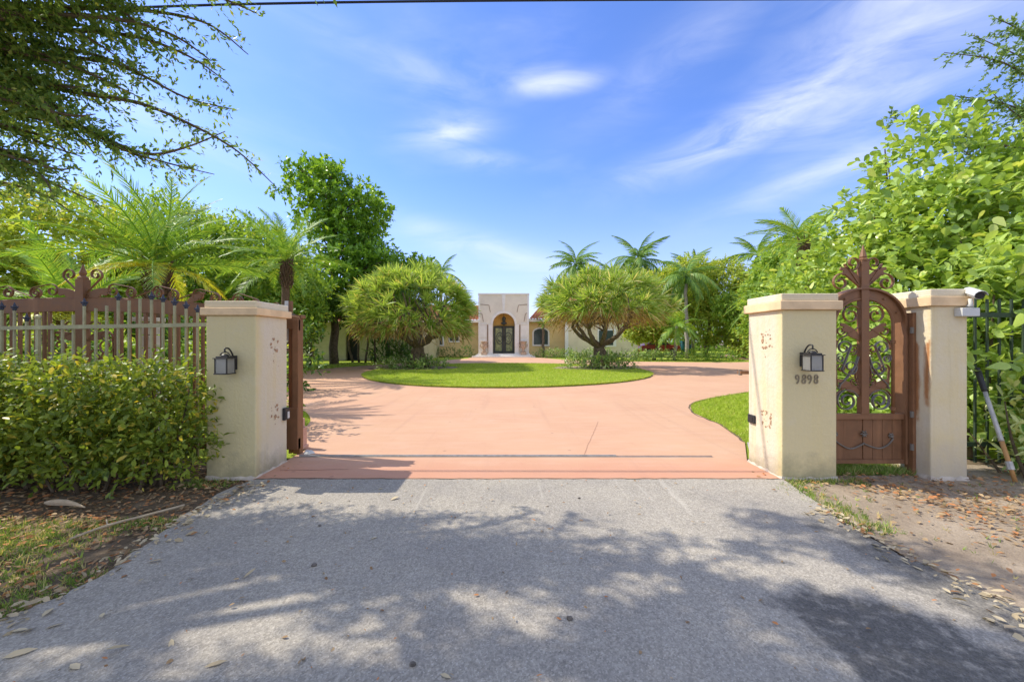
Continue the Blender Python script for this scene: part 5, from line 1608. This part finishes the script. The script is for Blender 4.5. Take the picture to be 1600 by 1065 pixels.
# background trees, right
for (lab, bx_, by_, cl_, mt, nt) in (
    ('yellow green tree right of the pale palm trunk', 18.5, 38, [(17.0, 38, 6.8, 2.8, 2.2, 2.8), (20.3, 38, 6.4, 2.8, 2.4, 2.8), (14.0, 38.5, 5.6, 2.4, 1.8, 2.6), (11.4, 39, 4.8, 2.0, 1.6, 2.2), (18.5, 37.5, 2.8, 2.6, 1.6, 1.6), (21.8, 38, 3.4, 2.2, 1.8, 2.2)], 'bgleaf_yellow', 3300),
    ('rounded bright tree behind the numbered pillar', 22.5, 36, [(22.0, 36, 4.8, 2.8, 2.2, 2.8), (24.5, 36, 4.6, 2.8, 2.4, 2.8), (21.0, 35.5, 1.6, 1.8, 1.6, 1.5), (24, 35, 1.6, 2.4, 1.6, 1.6)], 'bgleaf_yellow', 2600),
    ('tree with bare forked trunk just left of the numbered pillar', 18.9, 31.5, [(19.4, 32.5, 3.4, 1.7, 1.4, 1.5), (20.6, 32.5, 2.2, 1.5, 1.2, 1.5), (18.2, 33, 4.3, 1.3, 1.2, 1.0)], 'bgleaf', 1100),
    ('yellow leaved small tree over the red car', 11.2, 31.5, [(11.0, 31.5, 2.5, 1.6, 1.1, .8), (9.9, 31.5, 2.2, .9, .8, .6), (12.2, 31.6, 2.7, 1.0, .9, .8)], 'bgleaf_yellow', 700),
    ('hazy tree mass right of the tallest palm', 18, 50, [(16, 50, 7.2, 3, 2.4, 2.8), (19.5, 50, 8.0, 3.2, 2.4, 2.8), (23, 50, 6.0, 3, 2.4, 2.6), (12.5, 49, 5.5, 2.6, 2, 2.2)], 'bgleaf', 2200),
    ('bright tree rising beside the big-leaved hedge', 14.5, 21, [(14.6, 21, 4.0, 2.0, 1.8, 2.2), (13.4, 20, 2.4, 1.5, 1.4, 2.0), (15.8, 22, 5.0, 2.0, 1.8, 2.0)], 'bgleaf', 1900)):
    make_tree('garden_tree', lab, 'tree', (bx_, by_, 0), [((bx_, by_, -.05), (bx_ + .3, by_, cl_[0][2]), (.3, 0, 0), .16, .07, 8)], [((bx_, by_, 1.3), (c[0], c[1], c[2]), (0, 0, .2), .08, .04, 6) for c in cl_], cl_, nt, 8, .45, .2, .5, mt, group='trees in the garden')
# far tree line closing the horizon
for i, x in enumerate((-60, -44, -32, -22, 30, 42, 56, 72)):
    cl_ = [(x + rng.normal() * 2, 62 + rng.normal() * 2, 3.2 + rng.random(), 5 + rng.random() * 2, 3, 3.5 + rng.random() * 1.5) for _ in range(4)]
    make_tree('far_tree', ['far dark tree, leftmost beyond the fence', 'far dark tree beyond the left fence end', 'far dark tree behind the feathery palm', 'far dark tree behind the tiered tree', 'far tree behind the dark palm', 'far tree beyond the big-leaved hedge', 'second far tree beyond the big-leaved hedge', 'rightmost far tree beyond the hedge'][i], 'tree', (x, 62, 0),
              [((x, 62, 0), (x, 62, 3), (0, 0, 0), .3, .2, 5)], [], cl_, 550, 7, .9, .45, .5, 'bgleaf', group='far tree line')
# low planting by the house
for (lab, cl_, mt, n_) in (
    ('low dark shrub under the left wing window', [(-7.4, 36.8, .3, 1.2, .5, .45), (-5.8, 36.8, .35, .9, .5, .5), (-4.3, 36.6, .4, .7, .5, .55)], 'bgleaf_dark', 260),
    ('feathery low shrub under the arched window', [(2.6, 36.2, .25, .6, .5, .4), (3.8, 35.6, .3, .9, .6, .5), (4.9, 35.2, .3, .7, .5, .45)], 'fern', 330),
    ('low clipped shrub beside the second dragon tree trunk', [(6.6, 33.0, .3, .8, .6, .5), (7.6, 32.6, .3, .8, .6, .5)], 'fern', 220),
    ('long low hedge in front of the red car', [(x, 29.9 + .1 * math.sin(x), .32, .75, .55, .5) for x in np.linspace(8.9, 12.0, 5)], 'fern', 420),
    ('rounded low hedge at the end of the grass strip', [(x, 29.5, .36, .75, .55, .55) for x in np.linspace(13.0, 16.6, 5)], 'bgleaf', 420)):
    shrub('low_shrub', lab, 'shrub', (cl_[0][0], cl_[0][1], 0), cl_, n_, 6, .2, .14, .45, mt, T_DIAMOND, 'low planting by the house')

# ================================================================== GRASS, LITTER, SMALL THINGS


def grass(name, pts, h, w, mat, label, cat='grass', z=0.0, lean=.45):
    n = len(pts)
    P = np.c_[pts, np.full(n, z)]
    D = unit(np.array((0, 0, 1.)) + rng.normal(size=(n, 3)) * lean * np.array((1, 1, .2))); N = rand_unit(n)
    L = h * (.5 + .8 * rng.random(n))
    o = stamped(name, T_TUFT, P, D, N, L, np.full(n, w) * (.6 + .8 * rng.random(n)), M[mat])
    return tag(o, label, cat)


a = rng.random(52000) * 6.283; q = np.sqrt(rng.random(52000))
pts = np.stack([ICX + IR * 1.0 * q * np.cos(a), ICY + IR * 1.0 * q * np.sin(a)], 1)
bed = (((pts[:, 0] + 5.2) / 2.3) ** 2 + ((pts[:, 1] - 21.5) / 1.45) ** 2 < 1) | (((pts[:, 0] - 4.6) / 2.3) ** 2 + ((pts[:, 1] - 21.5) / 1.45) ** 2 < 1)
ea = rng.random(5000) * 6.283
edge_ = np.stack([ICX + (np.array([island_r(q) for q in ea]) + rng.normal(size=5000) * .035) * np.cos(ea), ICY + (np.array([island_r(q) for q in ea]) + rng.normal(size=5000) * .035) * np.sin(ea)], 1)
bed = np.r_[bed, np.zeros(5000, bool)]; pts = np.concatenate([pts, edge_])
grass('island_grass', pts[~bed], .055, .035, 'grass', 'bright mown grass on the round island', z=.05)
DR = np.array(DRIVE)


def lawn_pts(n, x0, x1, y0, y1):
    p = np.stack([rng.uniform(x0, x1, n), rng.uniform(y0, y1, n)], 1)
    return p[~in_poly(p, DRIVE)]


p = lawn_pts(60000, 3.0, 9.5, 5.85, 12.5)
p = p[(p[:, 0] < 5.6 + (p[:, 1] - 5.8) * .35)]
grass('lawn_grass', p, .06, .03, 'grass', 'mown lawn wedge behind the numbered pillar', z=-.02)
p = lawn_pts(22000, -8.5, -3.0, 5.6, 11.0)
grass('lawn_grass', p, .06, .03, 'grass', 'mown lawn wedge behind the open gate end', z=-.02)
p = np.concatenate([lawn_pts(16000, -18, -6, 12, 27.5), lawn_pts(9000, 5.5, 18, 28, 31.0)])
grass('lawn_grass', p, .07, .06, 'grass', 'grass margins beyond the driveway ring', z=-.02)
p = np.stack([rng.uniform(3.56, 4.58, 5200), rng.uniform(4.5, 5.6, 5200)], 1)
grass('gateway_grass', p, .09, .035, 'vergegrass', 'long grass growing under the arched gate', z=-.02)
# left verge: thin turf
p = np.stack([rng.uniform(-6.5, -2.6, 14000), rng.uniform(1.6, 3.4, 14000)], 1)
dn2 = np.sin(p[:, 0] * 3.1 + 1) * np.cos(p[:, 1] * 4.3) + rng.normal(size=len(p)) * .45
p = p[(~in_poly(p, APRON)) & (dn2 > -.05)]
grass('verge_grass', p, .05, .03, 'vergegrass', 'thin patchy turf on the left verge', z=-.028)
p = np.concatenate([np.stack([rng.uniform(2.95, 3.75, 260), 4.28 + rng.normal(size=260) * .05], 1), np.stack([2.98 + rng.normal(size=420) * .1 + np.linspace(.0, -.12, 420), rng.uniform(3.1, 4.2, 420)], 1), np.stack([rng.uniform(3.2, 6, 160), rng.uniform(2.2, 4.2, 160)], 1)])
grass('verge_weeds', p, .05, .03, 'vergegrass', 'small weeds along the right edge of the apron', z=-.015)
p = np.stack([rng.uniform(-3.55, -2.95, 140), rng.uniform(4.1, 4.34, 140)], 1)
grass('verge_weeds', p, .05, .03, 'vergegrass', 'small weeds at the foot of the hedge pillar', z=-.02)


def litter(name, pts, size, mat, label, z=0.0, tm=T_OVAL):
    n = len(pts)
    P = np.c_[pts, z + rng.random(n) * .02]
    a = rng.random(n) * 6.283
    D = np.stack([np.cos(a), np.sin(a), rng.normal(size=n) * .18], 1); N = unit(np.stack([rng.normal(size=n) * .35, rng.normal(size=n) * .35, np.ones(n)], 1))
    L = size * (.5 + rng.random(n))
    o = stamped(name, tm, P, D, N, L, L * (.3 + .3 * rng.random(n)), M[mat])
    return tag(o, label, 'leaf litter')


p = np.stack([rng.uniform(-7, -2.55, 11000), rng.uniform(1.4, 5.0, 11000)], 1)
e = in_poly(p, APRON)
keep = (~e) & (rng.random(len(p)) < np.where(p[:, 1] > 3.2, .95, .65))
litter('leaf_litter', p[keep], .042, 'litter', 'dry leaf litter under the clipped hedge', -.022)
p = np.stack([rng.uniform(2.7, 8, 11000), rng.uniform(1.2, 4.6, 11000)], 1)
e = in_poly(p, APRON)
w_ = .25 + .75 * (np.sin(p[:, 0] * 2.3 + p[:, 1] * 1.2) * .5 + .5)
keep = (~e) & (rng.random(len(p)) < w_ * np.where(p[:, 0] > 3.6, 1, .35))
litter('leaf_litter', p[keep], .045, 'litter', 'brown leaf litter on the right verge', -.01)
p = np.concatenate([np.stack([-2.72 + np.abs(rng.normal(size=260)) * .13 - .08, rng.uniform(2.0, 4.2, 260)], 1), np.stack([2.75 - np.abs(rng.normal(size=220)) * .12 + .1, rng.uniform(1.9, 3.6, 220)], 1)])
litter('leaf_litter', p, .05, 'litter_tan', 'pale leaf scraps along the asphalt edges', .008)
p = np.stack([rng.uniform(-2.6, 2.7, 240), rng.uniform(1.5, 4.3, 240)], 1)
litter('leaf_litter', p, .026, 'litter', 'tiny leaf scraps scattered over the asphalt', .008)

# individual fallen leaves on the apron
lm = []
for q in range(3):
    V, F, r_ = stamp(T_OVAL, np.zeros((1, 3)), np.array([[1., 0, .05]]), np.array([[0, 0, 1.]]), [1.], [(.26, .34, .42)[q]])
    lm.append(newmesh('fallen_leaf', V, F, M['litter_tan'], {'rnd': np.full(len(V), (.3, .6, .78)[q])}))
spots = []
for px, py in ((100, 975), (60, 1015), (140, 905), (230, 880), (268, 1000), (110, 1040), (325, 830), (395, 782), (355, 770), (318, 1045), (590, 840), (610, 782), (380, 905), (705, 1062), (160, 960), (205, 1010), (590, 765), (45, 985), (225, 905)):
    Y = 933 / (py - 532); spots.append(((px - 800) / 622 * Y, Y))
for k, (x, y) in enumerate(spots):
    o = bpy.data.objects.new('fallen_leaf', lm[k % 3]); COL.objects.link(o)
    o.location = (x, y, .012); o.rotation_euler = (rng.normal() * .15, rng.normal() * .15, rng.random() * 6.28)
    s = (.045 + .05 * rng.random()) * (1.0 if k > 2 else 1.3); o.scale = (s, s, s)
    tag(o, 'dry pale leaf fallen on the shaded asphalt', 'leaf', 'fallen leaves on the asphalt')
husk = MB(); husk.tube(smooth_curve([(-4.25, 3.62, .03), (-4.0, 3.58, .05), (-3.75, 3.5, .04)], 5), [.01, .02, .028, .032, .03, .028, .024, .02, .014, .008, .005], 6, True, (.45, 1))
o = husk.put('palm_husk', M['drywood'], None, (-4.0, 3.58, .03)); tag(o, 'pale dry palm husk lying below the hedge', 'palm husk')
stk = MB(); stk.tube(smooth_curve([(-3.35, 3.02, 0.0), (-3.25, 3.2, .02), (-3.1, 3.4, .02), (-2.98, 3.62, .01)], 4), .010, 6)
stk.tube([(-3.25, 3.2, .02), (-3.34, 3.28, .03)], .005, 5)
o = stk.put('fallen_stick', M['drywood'], None, (-3.2, 3.3, 0)); tag(o, 'thin grey stick on the left verge by the asphalt', 'stick')
for px, py, r_, lb in ((890, 968, .018, 'dark pebble in the middle of the shaded asphalt'), (645, 1040, .016, 'small brown pebble near the bottom of the asphalt'), (491, 884, .018, 'pebble beside the bright sun patch'), (905, 779, .012, 'tiny pebble on the sunlit asphalt'), (500, 822, .012, 'tiny pebble near the pillar shadow')):
    Y = 933 / (py - 532); rock('pebble', ((px - 800) / 622 * Y, Y, .012), (r_, r_ * .8, r_ * .7), M['rock'], lb, 'pebble', 'pebbles on the asphalt')

bpy.context.view_layer.update()
print('objects', len(bpy.data.objects), 'tris', sum(len(o.data.loops) - 2 * len(o.data.polygons) for o in bpy.data.objects if o.type == 'MESH'))
